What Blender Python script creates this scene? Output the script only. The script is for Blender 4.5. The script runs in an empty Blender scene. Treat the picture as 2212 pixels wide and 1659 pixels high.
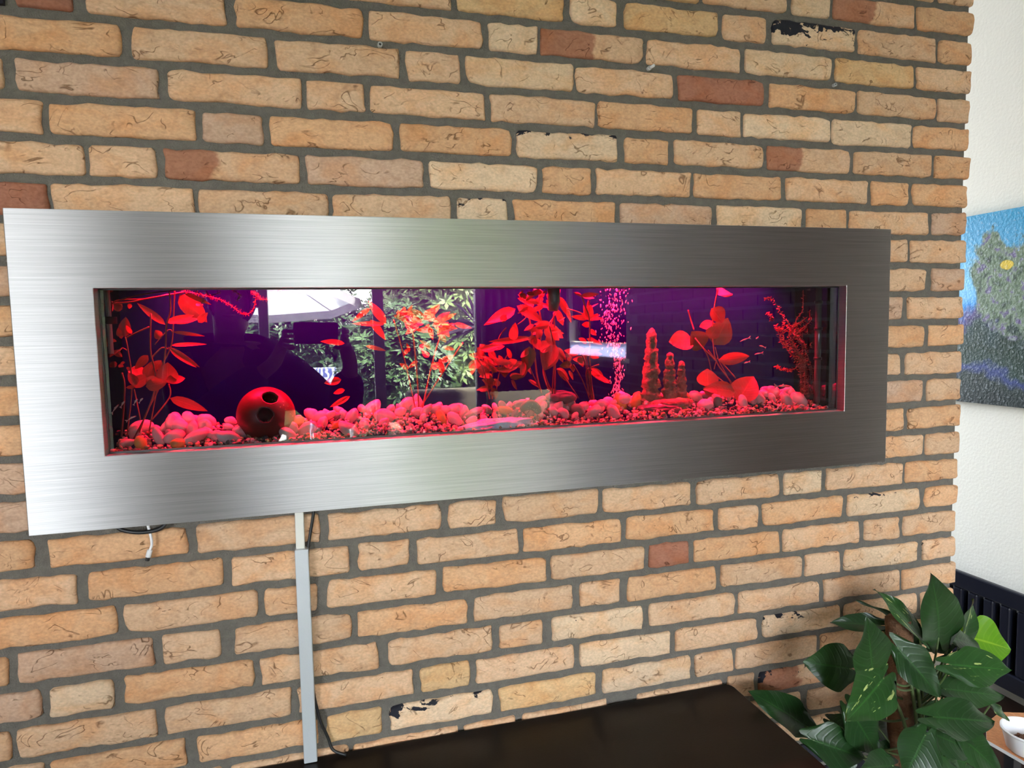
import bpy, bmesh, math, random
from math import sin, cos, pi, sqrt
from mathutils import Vector, Matrix, noise
import numpy as np
rnd = random.Random(7)
SC = bpy.context.scene
COL = SC.collection

# ------------------------------------------------------------------ camera
ZO = 2.2                                   # floor is z = 0; the wall data was measured from the top course
FPX = 1446.13
CAM = Vector((-1.4104, -1.2172, -0.7178 + ZO))
YAW, PITCH, ROLL = 0.2654, -0.0806, -0.0204
FWD = Vector((sin(YAW)*cos(PITCH), cos(YAW)*cos(PITCH), sin(PITCH)))
_r = Vector((cos(YAW), -sin(YAW), 0)); _u = _r.cross(FWD)
RIGHT = _r*cos(ROLL) + _u*sin(ROLL); UP = -_r*sin(ROLL) + _u*cos(ROLL)
cd = bpy.data.cameras.new('camera'); cam = bpy.data.objects.new('camera', cd); COL.objects.link(cam)
cd.sensor_fit = 'HORIZONTAL'; cd.sensor_width = 36; cd.lens = FPX/2212*36; cd.clip_start = 0.02; cd.clip_end = 200
cam.matrix_world = Matrix.Translation(CAM) @ Matrix((RIGHT, UP, -FWD)).transposed().to_4x4()
SC.camera = cam

# ------------------------------------------------------------------ light
SC.view_settings.view_transform = 'Standard'; SC.view_settings.look = 'None'
SC.view_settings.gamma = 1; SC.view_settings.use_curve_mapping = False
SC.view_settings.exposure = 0.35
SC.cycles.use_denoising = True
SC.cycles.max_bounces = 10; SC.cycles.diffuse_bounces = 5; SC.cycles.glossy_bounces = 5
SC.cycles.transparent_max_bounces = 24; SC.cycles.transmission_bounces = 6
SC.cycles.sample_clamp_indirect = 12; SC.cycles.caustics_reflective = False; SC.cycles.caustics_refractive = False
W = bpy.data.worlds.new('sky'); SC.world = W; W.use_nodes = True
wn = W.node_tree.nodes; wl = W.node_tree.links
bg = wn['Background']
sky = wn.new('ShaderNodeTexSky'); sky.sky_type = 'NISHITA'; sky.sun_disc = False
sky.sun_elevation = math.radians(48); sky.sun_rotation = math.radians(150); sky.dust_density = 4; sky.air_density = 1.0; sky.ozone_density = 1.0
mxw = wn.new('ShaderNodeMix'); mxw.data_type = 'RGBA'; mxw.inputs[0].default_value = 0.6
mxw.inputs[7].default_value = (8.4, 8.5, 9.3, 1)
mpy = wn.new('ShaderNodeMix'); mpy.data_type = 'RGBA'; mpy.blend_type = 'MULTIPLY'; mpy.inputs[0].default_value = 1; mpy.inputs[7].default_value = (1, 1, 1, 1)
wl.new(sky.outputs[0], mxw.inputs[6]); wl.new(mxw.outputs[2], bg.inputs[0])
bg.inputs[1].default_value = 4.6
SUN = bpy.data.lights.new('sun', 'SUN'); SUN.energy = 160; SUN.angle = 0.03; SUN.color = (1, .95, .86)
so = bpy.data.objects.new('sun', SUN); COL.objects.link(so); so.location = (0, -8, 8)
so.rotation_euler = Vector((-0.75, -0.35, -1.1)).to_track_quat('-Z', 'Y').to_euler()   # comes over the roof into the garden
RXP = .42
def portal(name, loc, rot, sx, sy):
    L = bpy.data.lights.new(name, 'AREA'); L.shape = 'RECTANGLE'; L.size = sx; L.size_y = sy; L.cycles.is_portal = True
    o = bpy.data.objects.new(name, L); COL.objects.link(o); o.location = loc; o.rotation_euler = rot
portal('daylight_portal', (-.86, -3.9, 1.2), (math.radians(90), 0, 0), 2.6, 2.36)
portal('daylight_portal', (-3.68, -3.9, 1.65), (math.radians(90), 0, 0), 1.25, 1.3)
portal('daylight_portal', (-.1, 2.15, 1.6), (math.radians(-90), 0, 0), .95, 1.3)
portal('daylight_portal', (RXP, -2.97, 2.26), (0, math.radians(90), 0), .66, 2.0)
LED = bpy.data.lights.new('aquarium_led', 'AREA'); LED.shape = 'RECTANGLE'; LED.size = 1.29; LED.size_y = 0.03
LED.energy = 105; LED.color = (1.0, 0.004, 0.036); LED.spread = math.radians(125)
lo = bpy.data.objects.new('aquarium_led', LED); COL.objects.link(lo); lo.location = (-1.06, 0.095, -0.598+ZO)
lo.rotation_euler = (math.radians(14), 0, 0)

# ------------------------------------------------------------------ pixel <-> world
def ray(px, py): return RIGHT*((px-1106)/FPX) - UP*((py-829.5)/FPX) + FWD
def at(px, py, Y):
    d = ray(px, py); return CAM + d*((Y-CAM.y)/d.y)
def atz(px, py, Z):
    d = ray(px, py); return CAM + d*((Z-CAM.z)/d.z)
def proj(p):
    v = Vector(p)-CAM; w = v.dot(FWD); return 1106+FPX*v.dot(RIGHT)/w, 829.5-FPX*v.dot(UP)/w
def xwall(px, z):
    a, b = -3.5, 1.5
    for _ in range(40):
        m = (a+b)/2
        if (Vector((m, 0, z))-CAM).dot(FWD) < .05 or proj((m, 0, z))[0] < px: a = m
        else: b = m
    return a

# ------------------------------------------------------------------ material helpers
def new_mat(name):
    m = bpy.data.materials.new(name); m.use_nodes = True
    return m, m.node_tree.nodes, m.node_tree.links, m.node_tree.nodes['Principled BSDF']
def simple(name, col, rough=.5, metal=0, bump=0, bscale=60, var=0, vscale=20, **kw):
    m, n, l, p = new_mat(name)
    p.inputs['Base Color'].default_value = (*col, 1); p.inputs['Roughness'].default_value = rough; p.inputs['Metallic'].default_value = metal
    for k, v in kw.items(): p.inputs[k.replace('_', ' ')].default_value = v
    if var or bump:
        tc = n.new('ShaderNodeTexCoord'); nz = n.new('ShaderNodeTexNoise'); nz.inputs['Scale'].default_value = vscale; nz.inputs['Detail'].default_value = 4
        l.new(tc.outputs['Object'], nz.inputs['Vector'])
        if var:
            mx = n.new('ShaderNodeMix'); mx.data_type = 'RGBA'
            mx.inputs[6].default_value = (*[c*(1-var) for c in col], 1); mx.inputs[7].default_value = (*[min(1, c*(1+var)) for c in col], 1)
            l.new(nz.outputs[0], mx.inputs[0]); l.new(mx.outputs[2], p.inputs['Base Color'])
        if bump:
            nb = n.new('ShaderNodeTexNoise'); nb.inputs['Scale'].default_value = bscale; nb.inputs['Detail'].default_value = 4
            l.new(tc.outputs['Object'], nb.inputs['Vector'])
            b = n.new('ShaderNodeBump'); b.inputs['Strength'].default_value = bump; b.inputs['Distance'].default_value = .004
            l.new(nb.outputs[0], b.inputs['Height']); l.new(b.outputs[0], p.inputs['Normal'])
    return m
def ramp(n, stops):
    r = n.new('ShaderNodeValToRGB'); e = r.color_ramp.elements
    while len(e) < len(stops): e.new(.5)
    for i, (pos, c) in enumerate(stops):
        e[i].position = pos; e[i].color = (*c, 1) if len(c) == 3 else c
    return r
def math_node(n, l, op, a, b=None, c=None):
    m = n.new('ShaderNodeMath'); m.operation = op
    for i, v in enumerate((a, b, c)):
        if v is None: continue
        if isinstance(v, (int, float)): m.inputs[i].default_value = v
        else: l.new(v, m.inputs[i])
    return m.outputs[0]
def leaf_mat(name, col, col2, trans=.35, rough=.35, vein=True, scale=9, splash=False):
    m, n, l, p = new_mat(name)
    tc = n.new('ShaderNodeTexCoord'); nz = n.new('ShaderNodeTexNoise'); nz.inputs['Scale'].default_value = scale; nz.inputs['Detail'].default_value = 3
    oi = n.new('ShaderNodeObjectInfo'); va = n.new('ShaderNodeVectorMath'); va.operation = 'ADD'
    l.new(tc.outputs['Object'], va.inputs[0]); l.new(oi.outputs['Random'], va.inputs[1]); l.new(va.outputs[0], nz.inputs['Vector'])
    mx = n.new('ShaderNodeMix'); mx.data_type = 'RGBA'; mx.inputs[6].default_value = (*col, 1); mx.inputs[7].default_value = (*col2, 1)
    r = ramp(n, [(.4, (0, 0, 0)), (.7, (1, 1, 1))]); l.new(nz.outputs[0], r.inputs[0]); l.new(r.outputs[0], mx.inputs[0])
    col_out = mx.outputs[2]
    if vein:
        su = n.new('ShaderNodeSeparateXYZ'); l.new(tc.outputs['UV'], su.inputs[0])
        sa = math_node(n, l, 'ABSOLUTE', math_node(n, l, 'MULTIPLY_ADD', su.outputs[0], 2.0, -1.0))
        mr = ramp(n, [(0, (1, 1, 1)), (.07, (0, 0, 0))]); l.new(sa, mr.inputs[0])
        ph_ = math_node(n, l, 'MULTIPLY', math_node(n, l, 'SUBTRACT', su.outputs[1], math_node(n, l, 'MULTIPLY', sa, .22)), 62.0)
        vn = math_node(n, l, 'POWER', math_node(n, l, 'ABSOLUTE', math_node(n, l, 'COSINE', math_node(n, l, 'MULTIPLY', ph_, .5))), 14.0)
        ins = n.new('ShaderNodeMath'); ins.operation = 'GREATER_THAN'; ins.inputs[1].default_value = 0.0001; l.new(su.outputs[1], ins.inputs[0])
        amt = math_node(n, l, 'MULTIPLY', math_node(n, l, 'MAXIMUM', math_node(n, l, 'MULTIPLY', mr.outputs[0], .38), math_node(n, l, 'MULTIPLY', vn, .07)), ins.outputs[0])
        x2 = n.new('ShaderNodeMix'); x2.data_type = 'RGBA'; x2.inputs[7].default_value = (*[min(1, c*2.6) for c in col2], 1); l.new(amt, x2.inputs[0]); l.new(col_out, x2.inputs[6]); col_out = x2.outputs[2]
        bb_ = n.new('ShaderNodeBump'); bb_.inputs['Strength'].default_value = .14; bb_.inputs['Distance'].default_value = .002; bb_.invert = True
        l.new(math_node(n, l, 'MAXIMUM', mr.outputs[0], vn), bb_.inputs['Height']); l.new(bb_.outputs[0], p.inputs['Normal'])
        if splash:
            ns = n.new('ShaderNodeTexNoise'); ns.inputs['Scale'].default_value = 3.2; ns.inputs['Detail'].default_value = 3
            mp_ = n.new('ShaderNodeMapping'); mp_.inputs['Scale'].default_value = (3.0, 1.0, 1); va2 = n.new('ShaderNodeVectorMath'); va2.operation = 'ADD'
            l.new(tc.outputs['UV'], mp_.inputs['Vector']); l.new(mp_.outputs[0], va2.inputs[0]); k_ = math_node(n, l, 'MULTIPLY', oi.outputs['Random'], 31.0); l.new(k_, va2.inputs[1]); l.new(va2.outputs[0], ns.inputs['Vector'])
            rs = ramp(n, [(.635, (0, 0, 0)), (.66, (1, 1, 1))]); l.new(ns.outputs[0], rs.inputs[0])
            x3 = n.new('ShaderNodeMix'); x3.data_type = 'RGBA'; x3.inputs[7].default_value = (.42, .48, .17, 1); l.new(math_node(n, l, 'MULTIPLY', rs.outputs[0], .85), x3.inputs[0]); l.new(col_out, x3.inputs[6]); col_out = x3.outputs[2]
    l.new(col_out, p.inputs['Base Color']); p.inputs['Roughness'].default_value = rough
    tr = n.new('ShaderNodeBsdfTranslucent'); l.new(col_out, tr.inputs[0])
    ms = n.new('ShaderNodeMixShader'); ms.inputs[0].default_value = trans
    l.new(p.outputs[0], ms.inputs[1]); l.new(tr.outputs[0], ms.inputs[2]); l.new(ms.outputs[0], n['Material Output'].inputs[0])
    return m
def glass_mat(name, ior=1.7, tint=(1, 1, 1), rough=0.0):
    m, n, l, p = new_mat(name); n.remove(p)
    t = n.new('ShaderNodeBsdfTransparent'); t.inputs[0].default_value = (*tint, 1)
    g = n.new('ShaderNodeBsdfGlossy'); g.inputs['Roughness'].default_value = rough
    f = n.new('ShaderNodeFresnel'); f.inputs[0].default_value = ior
    ms = n.new('ShaderNodeMixShader'); l.new(f.outputs[0], ms.inputs[0]); l.new(t.outputs[0], ms.inputs[1]); l.new(g.outputs[0], ms.inputs[2])
    l.new(ms.outputs[0], n['Material Output'].inputs[0]); return m
def clear_mat(name, tint):
    m, n, l, p = new_mat(name); n.remove(p)
    t = n.new('ShaderNodeBsdfTransparent'); t.inputs[0].default_value = (*tint, 1); l.new(t.outputs[0], n['Material Output'].inputs[0]); return m

# brick
def brick_mat():
    m, n, l, p = new_mat('brick')
    tc = n.new('ShaderNodeTexCoord'); oi = n.new('ShaderNodeObjectInfo')
    sc = n.new('ShaderNodeVectorMath'); sc.operation = 'MULTIPLY_ADD'
    comb = n.new('ShaderNodeCombineXYZ')
    k = math_node(n, l, 'MULTIPLY', oi.outputs['Random'], 37.0)
    l.new(k, comb.inputs[0]); l.new(k, comb.inputs[2])
    l.new(tc.outputs['Object'], sc.inputs[0]); sc.inputs[1].default_value = (1, 1, 1.5); l.new(comb.outputs[0], sc.inputs[2])
    V = sc.outputs[0]
    def nz(scale, detail=3, dist=0, rough=.5):
        t = n.new('ShaderNodeTexNoise'); t.inputs['Scale'].default_value = scale; t.inputs['Detail'].default_value = detail
        t.inputs['Distortion'].default_value = dist; t.inputs['Roughness'].default_value = rough; l.new(V, t.inputs['Vector']); return t.outputs[0]
    base = oi.outputs['Color']
    def mix(a, b, f, mode='MIX'):
        x = n.new('ShaderNodeMix'); x.data_type = 'RGBA'; x.blend_type = mode
        for s, v in ((0, f), (6, a), (7, b)):
            if hasattr(v, 'is_linked'): l.new(v, x.inputs[s])
            elif isinstance(v, (int, float)): x.inputs[s].default_value = v
            else: x.inputs[s].default_value = (*v, 1)
        return x.outputs[2]
    r1 = ramp(n, [(.44, (0, 0, 0)), (.66, (1, 1, 1))]); l.new(nz(14, 3, .6), r1.inputs[0])
    c = mix(base, (1.0, .76, .55), math_node(n, l, 'MULTIPLY', r1.outputs[0], .6), 'MULTIPLY')
    r2 = ramp(n, [(.5, (0, 0, 0)), (.75, (1, 1, 1))]); l.new(nz(31, 4, 1.5), r2.inputs[0])
    c = mix(c, (.62, .55, .50), math_node(n, l, 'MULTIPLY', r2.outputs[0], .45), 'MULTIPLY')
    r3 = ramp(n, [(.3, (.84, .83, .82)), (.7, (1.1, 1.1, 1.1))]); l.new(nz(190, 4), r3.inputs[0])
    c = mix(c, r3.outputs[0], 1.0, 'MULTIPLY')
    # creases: thin ridges of a distorted noise, only in places
    ridge = math_node(n, l, 'ABSOLUTE', math_node(n, l, 'SUBTRACT', nz(15, 2, 1.5, .45), .5))
    rr = ramp(n, [(.0, (1, 1, 1)), (.016, (0, 0, 0))]); l.new(ridge, rr.inputs[0])
    pl = ramp(n, [(.50, (0, 0, 0)), (.58, (1, 1, 1))]); l.new(nz(21, 3, 0), pl.inputs[0])
    crack = math_node(n, l, 'MULTIPLY', rr.outputs[0], pl.outputs[0])
    c = mix(c, (.33, .26, .20), math_node(n, l, 'MULTIPLY', crack, .9), 'MULTIPLY')
    a2 = n.new('ShaderNodeAttribute'); a2.attribute_type = 'OBJECT'; a2.attribute_name = 'red_end'
    sx_ = n.new('ShaderNodeSeparateXYZ'); l.new(tc.outputs['Object'], sx_.inputs[0])
    ed_ = math_node(n, l, 'SUBTRACT', a2.outputs['Fac'], math_node(n, l, 'ADD', sx_.outputs[0], math_node(n, l, 'MULTIPLY', nz(22, 3), .06)))
    er = ramp(n, [(0, (0, 0, 0)), (.008, (1, 1, 1))]); l.new(ed_, er.inputs[0])
    c = mix(c, (.60, .42, .40), er.outputs[0], 'MULTIPLY')
    at_ = n.new('ShaderNodeAttribute'); at_.attribute_type = 'OBJECT'; at_.attribute_name = 'soot'
    sn = math_node(n, l, 'ADD', math_node(n, l, 'MULTIPLY_ADD', sx_.outputs[2], 5.0, math_node(n, l, 'MULTIPLY_ADD', sx_.outputs[0], -.5, nz(26, 4, .4, .6))), at_.outputs['Fac'])
    sr = ramp(n, [(.98, (0, 0, 0)), (1.0, (1, 1, 1))]); l.new(math_node(n, l, 'MULTIPLY', sn, .8), sr.inputs[0])
    c = mix(c, (.018, .018, .026), sr.outputs[0])
    l.new(c, p.inputs['Base Color']); p.inputs['Roughness'].default_value = .85; p.inputs['Specular IOR Level'].default_value = .25
    h = math_node(n, l, 'MULTIPLY_ADD', nz(70, 5, .8, .6), .5, math_node(n, l, 'MULTIPLY', crack, -.9))
    h2 = math_node(n, l, 'MULTIPLY_ADD', nz(20, 3, 1.0), 1.2, h)
    b = n.new('ShaderNodeBump'); b.inputs['Strength'].default_value = .55; b.inputs['Distance'].default_value = .004
    l.new(h2, b.inputs['Height']); l.new(b.outputs[0], p.inputs['Normal'])
    return m
M = {}
M['brick'] = brick_mat()
M['mortar'] = simple('mortar', (.150, .138, .118), .95, bump=.9, bscale=350, var=.3, vscale=90)
M['plaster'] = simple('textured_plaster', (.82, .79, .70), .85, bump=.22, bscale=120)
M['ceiling'] = simple('ceiling_paint', (.80, .79, .76), .9)
M['floor'] = simple('floor_tile', (.40, .35, .29), .45, var=.15, vscale=5)
M['white'] = simple('white_paint', (.80, .80, .80), .4)
M['upvc'] = simple('window_frame_grey', (.30, .29, .31), .35)
M['black_board'] = simple('black_brown_board', (.007, .0045, .0035), .33, bump=.03, bscale=300, Specular_IOR_Level=.18)
M['alu'] = simple('aluminium_channel', (.52, .55, .58), .42, .25, bump=.1, bscale=200)
M['alu_light'] = simple('pale_channel', (.66, .65, .60), .5, .1)
M['black_plastic'] = simple('black_plastic', (.012, .012, .013), .45)
M['white_plastic'] = simple('white_plastic', (.82, .82, .84), .35)
M['radiator'] = simple('radiator_enamel', (.008, .009, .017), .3, Specular_IOR_Level=.3)
M['seal'] = simple('black_silicone', (.02, .018, .018), .5)
M['backdrop'] = simple('blue_backdrop_film', (.0030, .005, .14), .7, Specular_IOR_Level=.1)
M['pole'] = simple('coir_pole', (.14, .065, .03), .95, bump=1.0, bscale=180, var=.6, vscale=60)
M['stem'] = leaf_mat('pothos_stem', (.05, .10, .02), (.09, .11, .04), .05, .5, vein=False)
M['pothos'] = leaf_mat('pothos_leaf', (.008, .035, .007), (.015, .060, .010), .16, .34, scale=6)
M['pothos_var'] = leaf_mat('variegated_pothos_leaf', (.011, .046, .009), (.022, .080, .014), .20, .3, scale=10, splash=True)
M['pothos_young_lit'] = leaf_mat('young_backlit_pothos_leaf', (.16, .42, .02), (.26, .55, .04), .6, .3, scale=8)  # young leaf; light shining through it is put into the colour
M['tank_leaf'] = leaf_mat('water_plant_leaf', (.40, .075, .045), (.32, .05, .04), .45, .5, scale=25)
M['tank_leaf_brown'] = leaf_mat('olive_water_leaf', (.15, .09, .025), (.15, .05, .02), .3, .5, scale=50)
M['tank_stem'] = leaf_mat('water_plant_stem', (.28, .07, .05), (.2, .06, .05), .2, .5, vein=False)
M['weed_dark'] = leaf_mat('dark_waterweed', (.16, .09, .03), (.09, .05, .02), .2, .5, vein=False)

# steel
m, n, l, p = new_mat('brushed_steel')
p.inputs['Metallic'].default_value = 1; p.inputs['Base Color'].default_value = (.52, .515, .51, 1)
p.inputs['Roughness'].default_value = .46; p.inputs['Anisotropic'].default_value = 1.0
cx = n.new('ShaderNodeCombineXYZ'); cx.inputs[2].default_value = 1; l.new(cx.outputs[0], p.inputs['Tangent'])
tc = n.new('ShaderNodeTexCoord'); mp = n.new('ShaderNodeMapping'); mp.inputs['Scale'].default_value = (6, 6, 900)
nz = n.new('ShaderNodeTexNoise'); nz.inputs['Scale'].default_value = 1; nz.inputs['Detail'].default_value = 5
l.new(tc.outputs['Object'], mp.inputs['Vector']); l.new(mp.outputs[0], nz.inputs['Vector'])
rr = ramp(n, [(.3, (.40, .395, .39)), (.7, (.54, .535, .53))]); l.new(nz.outputs[0], rr.inputs[0]); l.new(rr.outputs[0], p.inputs['Base Color'])
b = n.new('ShaderNodeBump'); b.inputs['Strength'].default_value = .12; b.inputs['Distance'].default_value = .0004
l.new(nz.outputs[0], b.inputs['Height']); l.new(b.outputs[0], p.inputs['Normal'])
M['steel'] = m
M['glass'] = glass_mat('aquarium_glass', 1.95)
M['clear'] = clear_mat('clear_edge', (.97, .98, .98))
M['pane'] = glass_mat('window_glass', 1.5, (.95, .97, .96))
M['water'] = clear_mat('water', (.50, .53, .60))
m, n, l, p = new_mat('side_glass_mirror')
p.inputs['Metallic'].default_value = 1; p.inputs['Base Color'].default_value = (.45, .45, .47, 1); p.inputs['Roughness'].default_value = .03
M['sideglass'] = m

# ------------------------------------------------------------------ geometry helpers
class MB:
    def __init__(s): s.v = []; s.f = []; s.mi = []
    def add(s, verts, faces, mi=0):
        o = len(s.v); s.v += [tuple(q) for q in verts]; s.f += [tuple(i+o for i in f) for f in faces]; s.mi += [mi]*len(faces); return s
    def box(s, a, b, mi=0):
        x0, y0, z0 = a; x1, y1, z1 = b
        return s.add([(x0,y0,z0),(x1,y0,z0),(x1,y1,z0),(x0,y1,z0),(x0,y0,z1),(x1,y0,z1),(x1,y1,z1),(x0,y1,z1)],
              [(0,3,2,1),(4,5,6,7),(0,1,5,4),(1,2,6,5),(2,3,7,6),(3,0,4,7)], mi)
    def tube(s, pts, r, n=8, mi=0, cap=True):
        pts = [Vector(q) for q in pts]; rs = r if isinstance(r, (list, tuple)) else [r]*len(pts)
        N = len(pts); vs = []; prev = None
        for i, q in enumerate(pts):
            t = (pts[min(i+1, N-1)]-pts[max(i-1, 0)]).normalized()
            if prev is None:
                a = Vector((0, 0, 1)) if abs(t.z) < .9 else Vector((1, 0, 0)); u = t.cross(a).normalized()
            else:
                u = (prev - t*prev.dot(t)).normalized()
            prev = u; w = t.cross(u)
            vs += [q + (u*cos(2*pi*k/n)+w*sin(2*pi*k/n))*rs[i] for k in range(n)]
        fs = [(i*n+k, i*n+(k+1) % n, (i+1)*n+(k+1) % n, (i+1)*n+k) for i in range(N-1) for k in range(n)]
        if cap: fs += [tuple(range(n))[::-1], tuple((N-1)*n+k for k in range(n))]
        return s.add(vs, fs, mi)
    def lathe(s, prof, c=(0, 0, 0), n=24, mi=0):
        vs = []; N = len(prof)
        for (r, z) in prof: vs += [(c[0]+r*cos(2*pi*k/n), c[1]+r*sin(2*pi*k/n), c[2]+z) for k in range(n)]
        fs = [(i*n+k, i*n+(k+1) % n, (i+1)*n+(k+1) % n, (i+1)*n+k) for i in range(N-1) for k in range(n)]
        return s.add(vs, fs, mi)
    def mesh(s, name, mats, smooth=False):
        me = bpy.data.meshes.new(name); me.from_pydata(s.v, [], s.f)
        for q in (mats if isinstance(mats, (list, tuple)) else [mats]): me.materials.append(q)
        if any(s.mi): me.polygons.foreach_set('material_index', s.mi)
        if smooth: me.polygons.foreach_set('use_smooth', [True]*len(me.polygons))
        me.update(); return me
    def build(s, name, mats, parent=None, smooth=False, loc=None, bevel=0):
        """loc: object origin in the parent's space; vertices are given in the parent's space"""
        if loc is not None:
            L = Vector(loc); s.v = [tuple(Vector(q)-L) for q in s.v]
        o = bpy.data.objects.new(name, s.mesh(name, mats, smooth)); COL.objects.link(o)
        if parent: o.parent = parent
        if loc is not None: o.location = loc
        if bevel:
            bm_ = o.modifiers.new('edge', 'BEVEL'); bm_.width = bevel; bm_.segments = 2; bm_.limit_method = 'ANGLE'
        return o
def tag(o, label=None, cat=None, group=None, kind=None):
    if label: o['label'] = label
    if cat: o['category'] = cat
    if group: o['group'] = group
    if kind: o['kind'] = kind
    return o
def empty(name, loc, label=None, cat=None, group=None, kind=None):
    o = bpy.data.objects.new(name, None); COL.objects.link(o); o.location = loc; o.empty_display_size = .05
    return tag(o, label, cat, group, kind)
def rel(pts, root): return [Vector(q)-Vector(root) for q in pts]
def fbm(v, oct_=3): return noise.fractal(v, 1.0, 2.0, oct_)

# ------------------------------------------------------------------ the brick wall
H = .0625
S1, S2, S5, S6, S7, S4 = .33454, .33454, .36098, .33759, .34965, .34906
def g1(*a): return [(x*S1, y*S1, f) for x, y, f in a]
def g2(*a): return [(720+x*S2, 720+y*S2, f) for x, y, f in a]
def g3(*a): return [(1440+x*S1, 1440+y*S1, f) for x, y, f in a]
def g4(*a): return [(x*S4, y*S4, f) for x, y, f in a]
def g5(*a): return [(700+x*S5, 700+y*S5, f) for x, y, f in a]
def g6(*a): return [(1400+x*S6, 1400+y*S6, f) for x, y, f in a]
def g7(*a): return [(1880+x*S7, 1880+y*S7, f) for x, y, f in a]
# flags: '' tan, o orange, p pale cream, r red-brown, b partly red, k pinkish grey, y yellower ; digit = soot amount
ROWS = {
 0: g3((1250,1740,''),(1765,1985,'')),
 1: g3((-330,215,'y'),(240,780,''),(812,1060,'p'),(1082,1605,'b'),(1628,1985,'o')),
 2: g2((80,760,''),(800,1492,'y'),(1535,1835,'p')) + g2((1888,2489,'y')) + g3((370,648,''),(690,1222,'p4'),(1245,1745,''),(1765,1978,'o')),
 3: g1((75,460,'r'),(545,1455,''),(1515,2342,'o')) + g2((230,968,''),(1003,1323,'p'),(1342,2003,'b')) + [(720+2030*S2, 1440+483*S1, '')] + g3((512,1070,'p'),(1095,1602,'y'),(1622,1978,'')),
 4: g1((-120,785,'o'),(845,1725,''),(1780,2577,'')) + g2((473,822,''),(862,1552,'p'),(1572,2200,'')) + g3((78,635,'r'),(672,1222,'o'),(1243,1742,''),(1762,1965,'')),
 5: g1((-860,15,''),(95,1018,'k'),(1080,1945,''),(1975,2352,'')) + g2((237,982,''),(1022,1692,'')) + [(720+1715*S2, 1440+172*S1, 'o')] + g3((203,483,''),(503,1060,'p'),(1075,1587,'p'),(1603,1962,'o')),
 6: g1((-640,268,''),(318,1265,'o'),(1305,1693,'k'),(1740,2540,'o')) + g2((430,1155,'o'),(1185,1840,'p3'),(1887,2168,'o')) + g3((57,627,''),(655,1190,'b'),(1217,1712,''),(1740,1955,'o')),
 7: g1((-380,538,''),(572,1003,''),(1058,1933,'b'),(1978,2737,'k')) + g2((627,1315,'p'),(1353,1665,'o')) + [(720+1702*S2, 1440+160*S1, '')] + g3((180,745,'o'),(775,1302,''),(1328,1565,'o'),(1598,1952,'o')),
 8: g1((-520,303,'r'),(333,1248,''),(1285,2120,'')) + g2((-2,760,''),(803,1130,'p3'),(1170,1820,'o')) + [(720+1858*S2, 1440+300*S1, 'k')] + g3((330,877,'p'),(912,1165,'o'),(1192,1697,''),(1722,1943,'k')),
 9: g7((-160,235,''),(257,585,'')),
 10: g7((30,350,''),(385,585,'k')),
 11: g7((-160,203,'k'),(237,582,'')),
 12: g7((20,342,'o'),(372,580,'o')),
 13: g7((-160,190,''),(225,567,'')),
 14: g7((20,328,'k'),(358,557,'')),
 15: g7((-160,213,'o'),(237,555,'o')),
 16: g7((10,330,''),(347,550,'')),
 17: g4((-640,210,'o'),(298,1153,'o'),(1218,1980,'')) + g5((22,700,''),(742,1032,''),(1078,1645,'')) + [(700+1678*S5, 1493, '')] + g6((317,845,''),(877,1112,'p'),(1145,1632,''),(1655,1993,'o')),
 18: g4((-380,468,''),(540,1375,'o')) + [(1428*S4, 756, '')] + g5((205,513,''),(563,1165,''),(1197,1780,'o')) + [(1354, 1543, 'o')] + g6((458,710,''),(738,1252,'o'),(1280,1740,'p2'),(1777,1980,'o')),
 19: g4((-120,720,'o'),(772,1590,'')) + [(1635*S4, 1965*S4, '')] + g5((22,672,''),(712,1332,'o'),(1363,1922,'')) + g6((10,265,'r'),(300,845,'o'),(870,1355,''),(1390,1612,''),(1638,1968,'')),
 20: g4((-760,48,'o'),(105,945,'k'),(1005,1362,'')) + [(1450*S4, 757, '')] + g5((203,860,'o'),(903,1497,''),(1533,1775,'')) + [(1357, 1548, 'o')] + g6((470,990,''),(1010,1235,''),(1262,1728,'p'),(1765,1970,'2')),
 21: g4((-560,250,'k'),(303,708,'p'),(768,1572,'o')) + [(1617*S4, 817, '')] + g5((385,1007,''),(1053,1312,''),(1368,1912,'p1')) + g6((10,562,''),(583,1103,''),(1132,1610,''),(1632,1965,'')),
 22: g4((-760,65,''),(108,965,''),(1018,1798,''),(1850,2561,'')) + g5((575,873,'y'),(915,1500,'')) + [(700+1535*S5, 1449, 'p')] + g6((180,703,''),(740,1235,'p2'),(1262,1727,''),(1755,1962,'')),
 23: g4((-560,270,''),(322,1150,'o'),(1222,1968,'o')) + g5((20,345,'y'),(395,1010,'p3'),(1053,1630,'y')) + [(700+1670*S5, 1492, 'p')] + g6((305,548,''),(568,1083,''),(1108,1600,''),(1625,1955,'')),
 24: g4((-300,580,''),(640,1380,''),(1430,2160,'')) + g5((175,800,''),(840,1150,''),(1190,1700,'')) + g6((-70,482,''),(515,682,''),(713,1230,'b2'),(1260,1700,''),(1730,1952,'')),
 25: g6((30,560,''),(590,985,''),(1030,1500,''),(1530,1945,'')),
 26: g6((160,690,''),(720,1240,''),(1270,1740,''),(1765,1940,'')),
}
COLS = {'': (.65, .43, .275), 'o': (.65, .39, .22), 'p': (.70, .51, .345), 'r': (.36, .155, .10), 'b': (.64, .42, .27), 'k': (.54, .36, .255), 'y': (.64, .42, .22)}
wall = empty('wall_front', (0, 0, 0), kind='structure')
mort = MB()
TX0, TX1, TZ0, TZ1 = -1.80, -.31, -.955+ZO, -.575+ZO      # hole for the tank
WX0 = -4.9
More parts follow.
